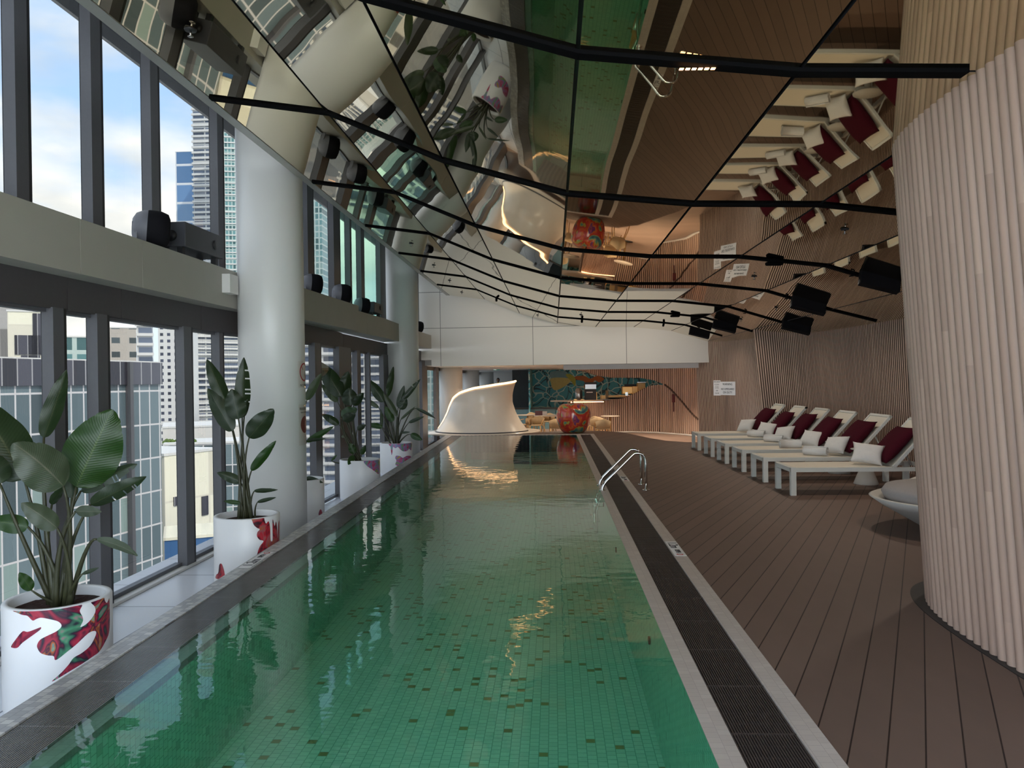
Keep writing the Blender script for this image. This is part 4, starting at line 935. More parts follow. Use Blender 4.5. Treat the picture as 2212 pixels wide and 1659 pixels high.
for i, y in enumerate(ly):
    o = proto if i == 0 else copy_tree(proto)
    o.location = (3.19, y, 0); o['label'] = 'white framed sun lounger, '+lnames[i]
    s_ = .29+.02*(i % 2)
    c = cush if i == 0 else cush.copy()
    if i: C.objects.link(c)
    nx, nz = -math.sin(ang), math.cos(ang)
    c.location = (3.19+LL+s_*math.cos(ang)+nx*.085, y+LW/2+.01*(i % 3-1), SH+s_*math.sin(ang)+nz*.085)
    c.rotation_euler = (R(2*(i % 3-1)), -ang, R(3*(i % 2)))
    tag(c, 'maroon back cushion leaning on the sun lounger '+lnames[i].replace(', towel roll beside its pillow', '').replace(', towel roll seen side-on', ''), 'cushion', 'maroon cushions on the sun loungers')
    p = pil if i == 0 else pil.copy()
    if i: C.objects.link(p)
    p.location = (3.19+[1.12, 1.18, 1.25, 1.16, 1.19, 1.13][i], y+LW*.36, SH+.155); p.rotation_euler = (R([10, -8, 6, -12, 8, -6][i]), R(-50), R([56, 40, 34, 48, 38, 44][i]))
    tag(p, 'small white pillow propped on the sun lounger '+lnames[i].split(', tow')[0], 'pillow', 'small white pillows on the sun loungers')
    if i in tw:
        q = tow if i == 1 else tow.copy()
        if i != 1: C.objects.link(q)
        ax, rt = tw[i]
        q.location = (3.19+[0, .86, .88, .96, .97][i], y+LW*.32, SH+.073); q.rotation_euler = (0, 0, R(-38) if ax == 'x' else R(3))
        tag(q, 'rolled white towel lying on the sun lounger '+lnames[i].split(', tow')[0], 'towel', 'rolled white towels on the sun loungers')
# cone side tables
def side_table(x, y, lb):
    e_ = thing('side_table', (x, y, 0), lb, 'side table', group='cone side tables between the sun loungers')
    bm = nb(); lathe(bm, [(.0001, 0), (.17, 0), (.175, .01), (.14, .10), (.09, .22), (.05, .36), (.04, .5), (.0001, .5)], 40); part('base', bm, 'cone_grey', e_)
    bm = nb(); lathe(bm, [(.0001, .5), (.19, .505), (.21, .515), (.21, .525), (.0001, .53)], 40); part('table_top', bm, 'cone_grey', e_)
side_table(4.62, 11.80, 'pale grey cone side table between the two nearest sun loungers'); side_table(4.72, 13.17, 'pale grey cone side table between the second and third sun loungers'); side_table(4.75, 14.48, 'pale grey cone side table between the third and fourth sun loungers')
# bowl-shaped daybed half hidden by the column
e_ = thing('daybed', (4.22, 8.25, 0), 'round bowl-shaped grey daybed half hidden behind the ribbed column', 'daybed')
def rim(a): return .33+.30*max(0, math.cos(a-R(35)))**1.5
bm = nb(); n = 60; prof = [(.30, 0), (.36, .0), (.55, .34), (.78, .74), (.90, 1.0), (.87, 1.04), (.74, .84), (.30, .45), (.001, .42)]
rings = []
for i in range(n):
    a = 2*PI*i/n; rings.append([bm.verts.new((r*math.cos(a), r*math.sin(a), z*rim(a))) for r, z in prof])
for i in range(n):
    A, B = rings[i], rings[(i+1) % n]
    for k in range(len(prof)-1): f = bm.faces.new((A[k], B[k], B[k+1], A[k+1])); f.smooth = True
part('shell', bm, 'bowl_shell', e_)
bm = nb(); lathe(bm, [(.0001, .26), (.66, .27), (.75, .31), (.78, .38), (.74, .44), (.0001, .46)], 48); part('seat_cushion', bm, 'cushion_grey', e_)
bm = pillow_bm(.45, .5, .16, 2); bm.transform(Matrix.Translation((.35, .35, .52)) @ Matrix.Rotation(R(-50), 4, 'Y')); part('back_pillow', bm, 'cushion_grey', e_)

# ------------------------------------------------------------------ notices on the slatted wall
def wall_sign(px, py, wm, hm, Y, lines, lb):
    p = at(px, py, Y); e_ = thing('wall_notice', p, lb, 'sign', rz=R(-62))
    part('plate', bx(-wm/2, wm/2, -.006, .006, -hm/2, hm/2), 'sign_white', e_)
    for s_, sz, z in lines:
        bm = text_bm(s_, sz, .0008); bm.transform(Matrix.Translation((0, -.008, z)) @ Matrix.Rotation(R(90), 4, 'X')); part('lettering', bm, 'ink', e_)
    return e_
e_ = wall_sign(1572, 839, .60, .36, 21.0, [('WARNING', .080, .11), ('NO LIFEGUARD', .074, -.02), ('ON DUTY', .080, -.11)], 'white warning notice on the slatted wall, the wider of the two')
e_ = wall_sign(1549, 838, .30, .43, 22.3, [('POOL RULES', .045, .17), ('NO RUNNING', .03, .10), ('NO GLASS', .03, .05), ('NO DIVING', .03, 0), ('CPR', .05, -.08), ('CALL 000', .04, -.15)], 'tall narrow white pool rules notice on the slatted wall')

# ------------------------------------------------------------------ curved sculpture on its disc
e_ = thing('stair_canopy', (-2.4, 26.1, -.12), 'glossy cream curved shell like a breaking wave, with a glowing rim, at the pool end', 'sculpture')
bm = nb(); lathe(bm, [(.0001, 0), (1.93, 0), (1.95, .02), (1.95, .05), (.0001, .05)], 80); part('disc_base', bm, 'cone_art', e_)
def rad(z): # vase-like flare
    tb = [(0, 1.56), (.1, 1.47), (.3, 1.32), (.6, 1.16), (.95, 1.05), (1.2, 1.06), (1.45, 1.12), (1.7, 1.22)]
    for (a, b), (c, d) in zip(tb, tb[1:]):
        if a <= z <= c: return b+(d-b)*(z-a)/(c-a)
    return tb[-1][1]
HT = [(172, .02), (178, .35), (186, .68), (198, .92), (212, 1.08), (232, 1.24), (262, 1.39), (300, 1.50), (330, 1.56), (350, 1.60)]
def ht(a):
    for (p, q), (r_, s_) in zip(HT, HT[1:]):
        if p <= a <= r_: return q+(s_-q)*(a-p)/(r_-p)
    return HT[-1][1]
na, nz_ = 90, 18; O, I = [], []
bm = nb()
for i in range(na+1):
    a = 172+178*i/na; h = ht(a); co, ci = [], []
    for k in range(nz_+1):
        z = h*k/nz_; r_ = rad(z); c, s = math.cos(R(a)), math.sin(R(a))
        co.append(bm.verts.new((r_*c, r_*s, .09+z))); ci.append(bm.verts.new(((r_-.06)*c, (r_-.06)*s, .09+z)))
    O.append(co); I.append(ci)
for i in range(na):
    for k in range(nz_):
        bm.faces.new((O[i][k], O[i+1][k], O[i+1][k+1], O[i][k+1])).smooth = True; bm.faces.new((I[i+1][k], I[i][k], I[i][k+1], I[i+1][k+1])).smooth = True
    bm.faces.new((O[i][nz_], O[i+1][nz_], I[i+1][nz_], I[i][nz_]))
for i in (0, na):
    for k in range(nz_): bm.faces.new((O[i][k], O[i][k+1], I[i][k+1], I[i][k]))
part('shell', bm, 'cone_art', e_)
pts = []
for i in range(na+1):
    a = 172+178*i/na; h = ht(a); r_ = rad(h)-.01; pts.append((r_*math.cos(R(a)), r_*math.sin(R(a)), .09+h+.025))
part('light_strip', tube(nb(), pts, .034, 8), 'led_warm', e_)
bm = nb(); lathe(bm, [(1.50, .05), (1.58, .05), (1.58, .09), (1.50, .09)], 70, a0=R(172), a1=R(350), closed=False); part('plinth', bm, 'frame_grey', e_)
# ------------------------------------------------------------------ painted apple
e_ = thing('apple_sculpture', (.60, 23.75, 0), 'oversized glossy apple painted in red, orange and teal graffiti at the pool end', 'sculpture')
bm = nb(); prof = [(.0001, .06), (.10, .02), (.22, .0), (.33, .03), (.43, .16), (.505, .38), (.52, .56), (.49, .72), (.40, .84), (.28, .885), (.16, .87), (.07, .80), (.0001, .77)]
ps = [(max(q.x, .0001), q.y) for q in spline([Vector((a, b, 0)) for a, b in prof], 5)]
lathe(bm, ps, 72); part('apple_body', bm, 'apple_paint', e_)
part('apple_stem', tube(nb(), [(0, 0, .77), (.0, 0, .88), (-.02, 0, .97)], [.016, .014, .022], 8), 'black', e_)

# ------------------------------------------------------------------ cafe
struct('wall_cafe', bx(-1.95, -1.05, 37.2, 37.4, LOW, 2.12), 'dark_wall', label='black painted wall panel')
# teal mural with pale crackle lines
m = bpy.data.materials.new('mural'); m.use_nodes = True; t = m.node_tree; b = bsdf(m); M['mural'] = m
g = N(t, 'ShaderNodeTexCoord'); no = N(t, 'ShaderNodeTexNoise'); no.inputs['Scale'].default_value = 1.2; t.links.new(g.outputs['Object'], no.inputs['Vector'])
ad_ = N(t, 'ShaderNodeMix', data_type='RGBA', blend_type='LINEAR_LIGHT'); ad_.inputs[0].default_value = .35; t.links.new(g.outputs['Object'], ad_.inputs[6]); t.links.new(no.outputs['Color'], ad_.inputs[7])
vo = N(t, 'ShaderNodeTexVoronoi', feature='DISTANCE_TO_EDGE'); vo.inputs['Scale'].default_value = 2.3; t.links.new(ad_.outputs[2], vo.inputs['Vector'])
vo2 = N(t, 'ShaderNodeTexVoronoi', feature='DISTANCE_TO_EDGE'); vo2.inputs['Scale'].default_value = 1.5
mp2 = N(t, 'ShaderNodeMapping'); mp2.inputs['Location'].default_value = (5, 3, 1); t.links.new(ad_.outputs[2], mp2.inputs[0]); t.links.new(mp2.outputs[0], vo2.inputs['Vector'])
l1 = math_(t, 'LESS_THAN', vo.outputs['Distance'], .045); l2 = math_(t, 'LESS_THAN', vo2.outputs['Distance'], .035)
m1 = N(t, 'ShaderNodeMix', data_type='RGBA'); t.links.new(l2, m1.inputs[0]); m1.inputs[6].default_value = (.06, .38, .50, 1); m1.inputs[7].default_value = (.02, .08, .11, 1)
m2 = N(t, 'ShaderNodeMix', data_type='RGBA'); t.links.new(l1, m2.inputs[0]); t.links.new(m1.outputs[2], m2.inputs[6]); m2.inputs[7].default_value = (.50, .72, .70, 1)
t.links.new(m2.outputs[2], b.inputs['Base Color'])
struct('wall_cafe', bx(-1.05, 7.9, 37.6, 37.8, LOW, 2.12), 'mural', label='teal crackle-painted cafe wall')
struct('wall_cafe', bx(-1.06, -1.0, 33.5, 37.6, LOW, 2.12), 'mural')
def flat(pts, Y, m, name, par, d=.01):
    vs = [at(x, y, Y) for x, y in pts]; vs = spline([(v.x, 0, v.z) for v in vs], 4, closed=True)
    bm = nb(); a = [bm.verts.new((v.x, -d, v.z)) for v in vs]; bb = [bm.verts.new((v.x, 0, v.z)) for v in vs]
    bm.faces.new(a); k = len(a)
    for i in range(k): bm.faces.new((a[i], a[(i+1) % k], bb[(i+1) % k], bb[i]))
    bmesh.ops.recalc_face_normals(bm, faces=bm.faces[:]); o = part(name, bm, m, par); o.location = (0, 0, 0); return o
e_ = thing('wall_painting', (0, 37.59, 0), 'painted drink and lime shapes on the teal cafe wall', 'mural')
flat([(1190, 803), (1222, 802), (1226, 817), (1192, 817)], 37.59, 'mural_blue', 'painted_glass', e_, .008)
flat([(1191, 817), (1220, 816), (1234, 821), (1222, 833), (1205, 842), (1195, 841), (1190, 828)], 37.59, 'mural_sand', 'painted_drink', e_, .010)
flat([(1222, 810), (1232, 808), (1243, 818), (1242, 834), (1234, 824)], 37.59, 'lime', 'painted_lime', e_, .012)
flat([(1243, 813), (1262, 812), (1275, 818), (1290, 812), (1305, 818), (1295, 826), (1284, 822), (1275, 838), (1262, 836), (1262, 824), (1245, 820)], 37.59, 'mural_orange', 'painted_branch', e_, .014)
# bar: counter front, slatted wall with eye-shaped opening
def bar_xy(px):
    tb = [(1230, 30.0), (1300, 30.6), (1360, 31.0), (1430, 30.4), (1480, 29.2), (1530, 27.6)]
    for (a, b), (c, d) in zip(tb, tb[1:]):
        if a <= px <= c: return b+(d-b)*(px-a)/(c-a)
    return tb[-1][1]
topc = [(1236, 799), (1262, 803), (1290, 812), (1320, 816), (1380, 816), (1410, 821), (1434, 830), (1435, 831), (1440, 831)]
botc = [(1236, 866), (1300, 866), (1345, 860), (1370, 850), (1390, 839), (1405, 833), (1420, 831), (1434, 831.5), (1440, 832)]
def lerp_t(tb, x):
    for (a, b), (c, d) in zip(tb, tb[1:]):
        if a <= x <= c: return b+(d-b)*(x-a)/max(c-a, 1e-6)
    return None
bm = nb(); uvl = bm.loops.layers.uv.new('UVMap'); px = 1302.0; k = 0
def slat(bm, px, w_, za, zb, k):
    Y = bar_xy(px); a = at(px, 830, Y); b_ = at(px+w_, 830, bar_xy(px+w_))
    n0 = len(bm.faces)
    dv = Vector((b_.x-a.x, b_.y-a.y, 0)); nn = Vector((dv.y, -dv.x, 0)).normalized()*.05
    P = [(a.x, a.y), (b_.x, b_.y), (b_.x+nn.x, b_.y+nn.y), (a.x+nn.x, a.y+nn.y)]
    lo_ = [bm.verts.new((p[0], p[1], za)) for p in P]; hi = [bm.verts.new((p[0], p[1], zb)) for p in P]
    fs = [bm.faces.new((lo_[i], lo_[(i+1) % 4], hi[(i+1) % 4], hi[i])) for i in range(4)]+[bm.faces.new(hi), bm.faces.new(lo_[::-1])]
    for f in fs:
        for lp in f.loops: lp[uvl].uv = (k+.5, .3)
bm2 = nb(); uv2 = bm2.loops.layers.uv.new('UVMap')
while px < 1530:
    Y = bar_xy(px); ty = lerp_t(topc, px); by = lerp_t(botc, px)
    zc = 2.12
    if ty is None or by is None or px > 1434:
        slat(bm, px, 2.3, LOW, zc, k)
    else:
        uvl_ = uvl; slat(bm, px, 2.3, LOW, at(px, by, Y).z, k)
        zt = at(px, ty, Y).z
        if zt < zc-.02: slat(bm, px, 2.3, zt, zc, k)
    px += 4.4; k += 1
px = 1240.0
while px < 1302:
    Y = bar_xy(px); zt = at(px, lerp_t(topc, px), Y).z
    if zt < 2.1: slat(bm, px, 2.3, zt, 2.12, k)
    px += 4.4; k += 1
uvl = bm.loops.layers.uv.active
struct('wall_bar', bm, 'slat_wood', label='slatted timber bar wall with an eye-shaped opening')
def sheet(pxs, f_lo, f_hi, off, m):
    bm = nb(); A = []
    for x in pxs:
        Y = bar_xy(x)+off; p = at(x, 830, Y); A.append((bm.verts.new((p.x, p.y, f_lo(x))), bm.verts.new((p.x, p.y, f_hi(x)))))
    for (a, b), (c, d) in zip(A, A[1:]): bm.faces.new((a, c, d, b))
    struct('wall_bar', bm, m)
def zz(tb, x): 
    v = lerp_t(tb, min(x, 1439)); return at(x, v, bar_xy(x)).z
xs = [1302+i*4 for i in range(34)]
sheet(xs, lambda x: LOW, lambda x: zz(botc, x), .02, 'slat_back_shade'); xs2 = [1236+i*4 for i in range(50)]
sheet(xs2, lambda x: min(2.13, zz(topc, x)), lambda x: 2.13, .02, 'slat_back_shade'); sheet([1434+i*6 for i in range(17)], lambda x: LOW, lambda x: 2.13, .02, 'slat_back_shade')
bm = nb(); pts = [at(a, b, bar_xy(a)-.08) for a, b in ((1436, 831), (1450, 842), (1460, 853), (1475, 870), (1490, 888), (1505, 903), (1524, 916))]
tube(bm, spline(pts, 5), .035, 8); trim(bm, 'slat_back_shade', 'curved timber groove running down the bar wall')
bm = nb(); pts = [at(a, b, bar_xy(a)-.12) for a, b in ((1310, 922), (1360, 923), (1420, 926), (1480, 930), (1520, 934))]; 
tube(bm, [(p.x, p.y, LOW+.03) for p in pts], .035, 6); trim(bm, 'white_paint', 'pale skirting along the bar wall')
p = at(1455, 872, bar_xy(1455)-.12); e_ = thing('door_handle', p, 'dark red hanging handle on the slatted bar wall beside the curved groove', 'handle')
bm = bx(-.06, .06, -.03, .03, .05, .36); bev(bm, .02); part('grip', bm, 'red_dark', e_); part('cord', tube(nb(), [(0, 0, .06), (0, 0, -.30)], .015, 8), 'red_dark', e_)
# counter
e_ = thing('bar_counter', (0, 0, 0), 'curved bar counter with a slatted front lit from under its pale top', 'bar counter')
a, b_ = at(1232, 900, 29.6), at(1302, 900, 30.3); 
bm = nb(); path = [(a.x-.05, a.y+1.6), (a.x, a.y+.15), (a.x+.1, a.y), (b_.x, b_.y)]
path = [(q.x, q.y) for q in spline([Vector((x, y, 0)) for x, y in path], 6)]
SK = 0
bmr = ribbed(path, path, LOW, .82, .045, .03, 'slat_wood', 'front', shape='slat'); part('front_panel', bmr, ['rib_wood', 'slat_back_shade'], e_)
zt = at(1280, 864, 30).z
bm = nb(); prism(bm, [(a.x-.75, a.y+.55), (a.x-.1, a.y-.12), (b_.x+.0, b_.y-.12), (b_.x+.0, b_.y+.85), (a.x-.2, a.y+.9)], zt-.05, zt); part('worktop', bm, 'table_top', e_)
bm = bx(a.x+.02, b_.x+.0, a.y-.08, a.y-.05, zt-.075, zt-.05); part('light_strip', bm, 'led_bar', e_)
e_ = thing('bar_worktop', (0, 0, 0), 'pale inner bar worktop behind the slatted wall opening', 'worktop'); part('slab', bx(b_.x+.02, at(1400, 860, 31.4).x, 31.15, 31.58, zt-.05, zt), 'table_top', e_)
def onbar(px, dy=.25): p = at(px, 830, (30.25+dy) if px < 1300 else 31.35+dy*.2); return (p.x, p.y, zt)
def gadget(name, px, lb, cat, fn, dy=.25):
    e_ = thing(name, onbar(px, dy), lb, cat); fn(e_)
def coffee(e_):
    part('body', bev(bx(-.22, .22, -.2, .2, .0, .42), .015), 'black', e_); part('hopper', bx(-.2, .22, -.18, .18, .42, .60), 'kitchen_steel', e_); part('lid', bx(-.22, .24, -.2, .2, .6, .68), 'black', e_)
    part('label_panel', bx(-.16, .08, -.205, -.2, .28, .31), 'sign_white', e_); part('leg', bx(.2, .25, -.15, .1, 0, .3), 'gold_lit', e_)
gadget('coffee_grinder', 1275, 'black and steel coffee machine with a hopper standing on the bar', 'coffee machine', coffee, .1)
def dispenser(e_):
    bm = nb(); lathe(bm, [(.0001, 0), (.12, 0), (.14, .05), (.14, .38), (.09, .45), (.0001, .46)], 24); part('drum', bm, 'kitchen_steel', e_); part('tray', bx(-.2, .2, -.1, .1, 0, .03), 'copper', e_)
gadget('drinks_dispenser', 1250, 'grey rounded dispenser on the bar left of the coffee machine', 'dispenser', dispenser, .3)
def board(e_): part('board', bx(-.06, .06, -.01, .01, 0, .34), 'rattan', e_)
gadget('menu_board', 1311, 'upright pale wooden menu board standing on the bar', 'menu board', board)
def espresso(e_):
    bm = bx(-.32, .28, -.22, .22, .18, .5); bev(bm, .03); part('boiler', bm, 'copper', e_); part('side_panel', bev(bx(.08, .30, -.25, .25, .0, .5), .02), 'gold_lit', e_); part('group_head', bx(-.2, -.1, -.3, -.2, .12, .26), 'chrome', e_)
    part('cup_rail', bx(-.2, .25, -.15, .15, .5, .58), 'black', e_); part('base', bx(-.3, .28, -.2, .2, 0, .05), 'kitchen_steel', e_)
gadget('espresso_machine', 1360, 'copper espresso machine at the right of the bar opening', 'espresso machine', espresso, .3)
def plate(e_):
    bm = nb(); lathe(bm, [(.0001, 0), (.15, .0), (.24, .05), (.23, .055), (.0001, .015)], 28); part('bowl', bm, 'black', e_)
gadget('serving_bowl', 1323, 'dark shallow bowl on the bar beside the menu board', 'bowl', plate, -.02)
gadget('serving_bowl', 1340, 'dark shallow bowl on the bar before the espresso machine', 'bowl', plate, 0)
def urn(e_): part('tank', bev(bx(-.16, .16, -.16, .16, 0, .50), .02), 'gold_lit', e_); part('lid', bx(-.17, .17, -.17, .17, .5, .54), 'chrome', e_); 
p = at(1385, 850, 32.2); e_ = thing('water_urn', (p.x, p.y, at(1385, 848, 32.2).z-.1), 'warm lit metal cabinet behind the slatted bar wall', 'cabinet'); urn(e_)
e_ = thing('back_counter', (0, 0, 0), 'warm lit steel counter behind the bar opening', 'counter'); p = at(1300, 858, 31.6); q = at(1400, 858, 31.6)
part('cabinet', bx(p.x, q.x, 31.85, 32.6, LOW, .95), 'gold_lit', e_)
# cafe chairs and tables
def make_chair():
    e_ = thing('cafe_chair', (0, 0, 0), '', 'chair', group='tan cafe chairs')
    bm = nb(); lathe(bm, [(.0001, .42), (.22, .42), (.24, .44), (.22, .46), (.0001, .46)], 24); part('seat', bm, 'rattan', e_)
    bm = nb(); a0, a1 = R(200), R(340); n = 16; A = []
    for i in range(n+1):
        a = a0+(a1-a0)*i/n; top = .78-.10*abs(i/n-.5)*2; A.append([bm.verts.new((r*math.cos(a), r*math.sin(a), z)) for r, z in ((.24, .46), (.29, top), (.26, top), (.215, .46))])
    for i in range(n):
        for k in range(4): f = bm.faces.new((A[i][k], A[i+1][k], A[i+1][(k+1) % 4], A[i][(k+1) % 4])); f.smooth = True
    bm.faces.new(A[0][::-1]); bm.faces.new(A[-1]); part('backrest', bm, 'rattan', e_)
    for sx in (-1, 1):
        for sy in (-1, 1): part('leg', tube(nb(), [(sx*.26, sy*.25, 0), (sx*.19, sy*.18, .43)], [.014, .022], 8), 'chair_wood', e_)
    bm = nb()
    for s in (-1, 1): tube(bm, [(s*.27, -.05, .66), (s*.27, .14, .62), (s*.22, .18, .44)], .016, 6)
    part('armrest', bm, 'chair_wood', e_)
    return e_
ch = make_chair()
spots = [(1302, 26.6, 5, 'right of the painted apple, nearest the deck edge'), (1286, 28.2, 20, 'right of the painted apple, behind the nearest chair'), (1203, 27.2, -10, 'directly left of the painted apple'), (1160, 29.0, 160, 'left of the apple with its lit back to the deck'), (1138, 29.5, 60, 'just right of the cream shell sculpture'), (1185, 31.5, 170, 'behind the cafe table, under the mural'), (1152, 32.5, 200, 'furthest, beside the black wall panel'), (1292, 28.9, -30, 'tucked by the bar front')]
for i, (px, Y, rz, nm) in enumerate(spots):
    o = ch if i == 0 else copy_tree(ch); p = at(px, 900, Y); o.location = (p.x, Y, LOW); o.rotation_euler = (0, 0, R(rz)); o['label'] = 'tan rattan cafe chair '+nm
def table(px, Y, r, h, lb):
    p = at(px, 900, Y); e_ = thing('cafe_table', (p.x, Y, LOW), lb, 'table')
    bm = nb(); lathe(bm, [(.0001, h), (r, h), (r+.01, h+.012), (r, h+.03), (.0001, h+.03)], 40); part('table_top', bm, 'table_top', e_)
    part('pedestal', tube(nb(), [(0, 0, 0), (0, 0, h)], .035, 12), 'chair_wood', e_); bm = nb(); lathe(bm, [(.0001, 0), (.25, 0), (.25, .015), (.0001, .03)], 24); part('foot', bm, 'frame_black', e_)
    return Vector((p.x, Y, LOW+h+.03))
tp = table(1188, 30.2, .62, .72, 'round pale cafe table left of the painted apple')
table(1140, 31.0, .45, .72, 'small round cafe table behind the cream shell')
table(1318, 29.3, .35, .72, 'small cafe table by the bar front')
e_ = thing('menu_card', tp+Vector((-.2, 0, .001)), 'white folded card standing on the round cafe table', 'card'); part('card', bx(-.09, .09, -.005, .005, 0, .16, mtx=Matrix.Rotation(R(-12), 4, 'X')), 'sign_white', e_)
e_ = thing('condiment_box', tp+Vector((-.42, .1, .001)), 'dark red box of condiments on the round cafe table', 'box'); part('box', bx(-.16, .16, -.07, .07, 0, .17), 'red_dark', e_)
e_ = thing('waiter_stand', (at(1160, 880, 34).x, 34, LOW), 'low dark ledge with tableware before the teal wall', 'sideboard'); part('shelf', bx(-1.2, .9, -.2, .2, .86, .92), 'frame_black', e_); part('support', bx(-1.1, .8, -.1, .1, 0, .86), 'mural_blue', e_)
# exit sign, ceiling lamps in the cafe
p = at(1073, 796, 34); e_ = thing('exit_sign', (p.x, 34, p.z), 'green and white running man exit sign hanging from the cafe ceiling', 'exit sign')
ec = part('case', bx(-.14, .14, -.02, .02, -.065, .065), 'exit_green', e_); part('pictogram', bx(-.13, -.03, -.024, -.02, -.055, .055), 'exit_white', ec)
bm = nb(); a = [bm.verts.new(v) for v in [(.01, -.024, -.012), (.06, -.024, -.012), (.06, -.024, -.035), (.11, -.024, 0), (.06, -.024, .035), (.06, -.024, .012), (.01, -.024, .012)]]; bm.faces.new(a); part('arrow', bm, 'exit_white', ec)
bm = tube(nb(), [(-.08, -.026, -.04), (-.075, -.026, 0), (-.07, -.026, .03)], .012, 6); part('running_figure', bm, 'exit_green', ec)
part('hanger', tube(nb(), [(0, 0, .06), (0, 0, 2.12-p.z)], .008, 6), 'frame_grey', e_)
lamps = [(-3.0, 25.5), (-2.2, 28), (-1.5, 31), (-2.5, 34), (.2, 26.5), (1.6, 28.3), (.3, 33), (3.2, 27.2), (4.3, 26.4), (2.6, 28.6), (2.0, 34), (3.6, 33)]  # the two at the bar wall end and crest are added fill
lampn = ['over the cream shell', 'behind the cream shell', 'before the black wall panel', 'near the exit sign', 'over the painted apple', 'over the chairs right of the apple', 'over the round cafe table', 'before the bar wall middle', 'added fill near the bar wall end', 'added fill over the bar wall crest', 'behind the bar opening', 'deep behind the bar wall']
for i, (x, y) in enumerate(lamps):
    e_ = thing('ceiling_downlight', (x, y, 2.12), 'small warm downlight in the low cafe ceiling, '+lampn[i], 'ceiling lamp', group='downlights in the cafe ceiling')
    bm = nb(); lathe(bm, [(.05, 0), (.075, 0), (.07, -.012), (.05, -.012)], 20); part('ring', bm, 'white_paint', e_)
    bm = nb(); lathe(bm, [(.0001, -.004), (.05, -.004), (.05, -.006), (.0001, -.006)], 16); part('lamp', bm, 'lamp_glow', e_)
    l = bpy.data.lights.new('downlight', 'SPOT'); l.energy = 75; l.color = (1, .80, .60); l.spot_size = R(120); l.spot_blend = .6; l.shadow_soft_size = .05
    lo_ = bpy.data.objects.new('downlight', l); C.objects.link(lo_); lo_.parent = e_; lo_.location = (0, 0, -.03)
# person beyond the sculpture
def person(x, y, z):
    e_ = thing('person', (x, y, z), 'person with short black hair in a yellow-green top behind the cream shell', 'person')
    ver = [(0, 0, .95), (0, 0, 1.15), (0, 0, 1.38), (0, -.01, 1.46), (0, -.02, 1.52), (.17, 0, 1.38), (.24, -.02, 1.12), (.25, -.12, .90), (-.17, 0, 1.38), (-.25, -.02, 1.13), (-.24, -.14, .92), (.09, 0, .88), (.10, -.01, .48), (.10, 0, .08), (.10, -.12, .03), (-.09, 0, .88), (-.11, -.01, .48), (-.12, 0, .08), (-.12, -.12, .03)]
    ed = [(0, 1), (1, 2), (2, 3), (3, 4), (2, 5), (5, 6), (6, 7), (2, 8), (8, 9), (9, 10), (0, 11), (11, 12), (12, 13), (13, 14), (0, 15), (15, 16), (16, 17), (17, 18)]
    rd = [.14, .13, .14, .055, .05, .06, .045, .032, .06, .045, .032, .085, .06, .042, .04, .085, .06, .042, .04]
    me = bpy.data.meshes.new('body'); me.from_pydata(ver, ed, []); o = bpy.data.objects.new('body', me); C.objects.link(o); o.parent = e_
    md = o.modifiers.new('skin', 'SKIN'); 
    for v, r_ in zip(me.skin_vertices[0].data, rd): v.radius = (r_, r_*.8)
    me.skin_vertices[0].data[0].use_root = True; o.modifiers.new('sub', 'SUBSURF').levels = 1; o.modifiers['sub'].render_levels = 2; me.materials.append(M['shirt'])
    bm = nb(); bmesh.ops.create_uvsphere(bm, u_segments=24, v_segments=16, radius=.1)
    for v in bm.verts:
        v.co.x *= .78; v.co.z *= 1.18; v.co.y *= .95
        if v.co.z < 0: v.co.x *= 1+v.co.z*2.2; v.co.y += v.co.z*.12
    bmesh.ops.translate(bm, verts=bm.verts, vec=(0, -.03, 1.62))
    for a, b_, c, r_ in ((0, -.128, 1.60, .016), (.08, -.02, 1.61, .02), (-.08, -.02, 1.61, .02)):
        q = bmesh.ops.create_uvsphere(bm, u_segments=8, v_segments=6, radius=r_); bmesh.ops.translate(bm, verts=q['verts'], vec=(a, b_, c))
    part('head', bm, 'skin', e_, smooth=True)
    bm = nb(); bmesh.ops.create_uvsphere(bm, u_segments=24, v_segments=16, radius=.107)
    bmesh.ops.delete(bm, geom=[v for v in bm.verts if v.co.z < .0 and v.co.y < .03 or v.co.z < -.05 or (v.co.z < .045 and v.co.y < -.06)], context='VERTS')
    for v in bm.verts: v.co.x *= .82; v.co.z *= 1.2; v.co.y *= 1.0
    bmesh.ops.translate(bm, verts=bm.verts, vec=(0, -.02, 1.635)); part('hair', bm, 'hair', e_, smooth=True)
    bm = nb()
    for s in (-1, 1): tube(bm, [(s*.09, 0, .98), (s*.10, -.01, .5), (s*.11, 0, .06)], [.115, .085, .06], 12)
    part('trousers', bm, 'trousers', e_)
    bm = nb()
    for s in (-1, 1): 
        q = bmesh.ops.create_cube(bm, size=1); bmesh.ops.scale(bm, verts=q['verts'], vec=(.09, .25, .07)); bmesh.ops.translate(bm, verts=q['verts'], vec=(s*.115, -.05, .035))
    part('shoes', bm, 'black', e_)
    for s in (-1, 1):
        bm = nb(); c = Vector((s*.245, -.13-.0, .89)); box(bm, c.x-.035, c.x+.035, c.y-.055, c.y-.01, c.z-.05, c.z+.02); bev(bm, .012)
        for f in range(4): tube(bm, [(c.x-.027+f*.018, c.y-.035, c.z-.045), (c.x-.027+f*.018, c.y-.05, c.z-.085), (c.x-.027+f*.018, c.y-.035, c.z-.115+abs(f-1.5)*.008)], [.009, .009, .007], 6)
        tube(bm, [(c.x-s*.03, c.y-.04, c.z-.01), (c.x-s*.055, c.y-.055, c.z-.04), (c.x-s*.05, c.y-.055, c.z-.07)], [.011, .01, .008], 6)
        part('hand', bm, 'skin', e_)
p = at(1076, 822, 41); person(p.x, 41, .02)

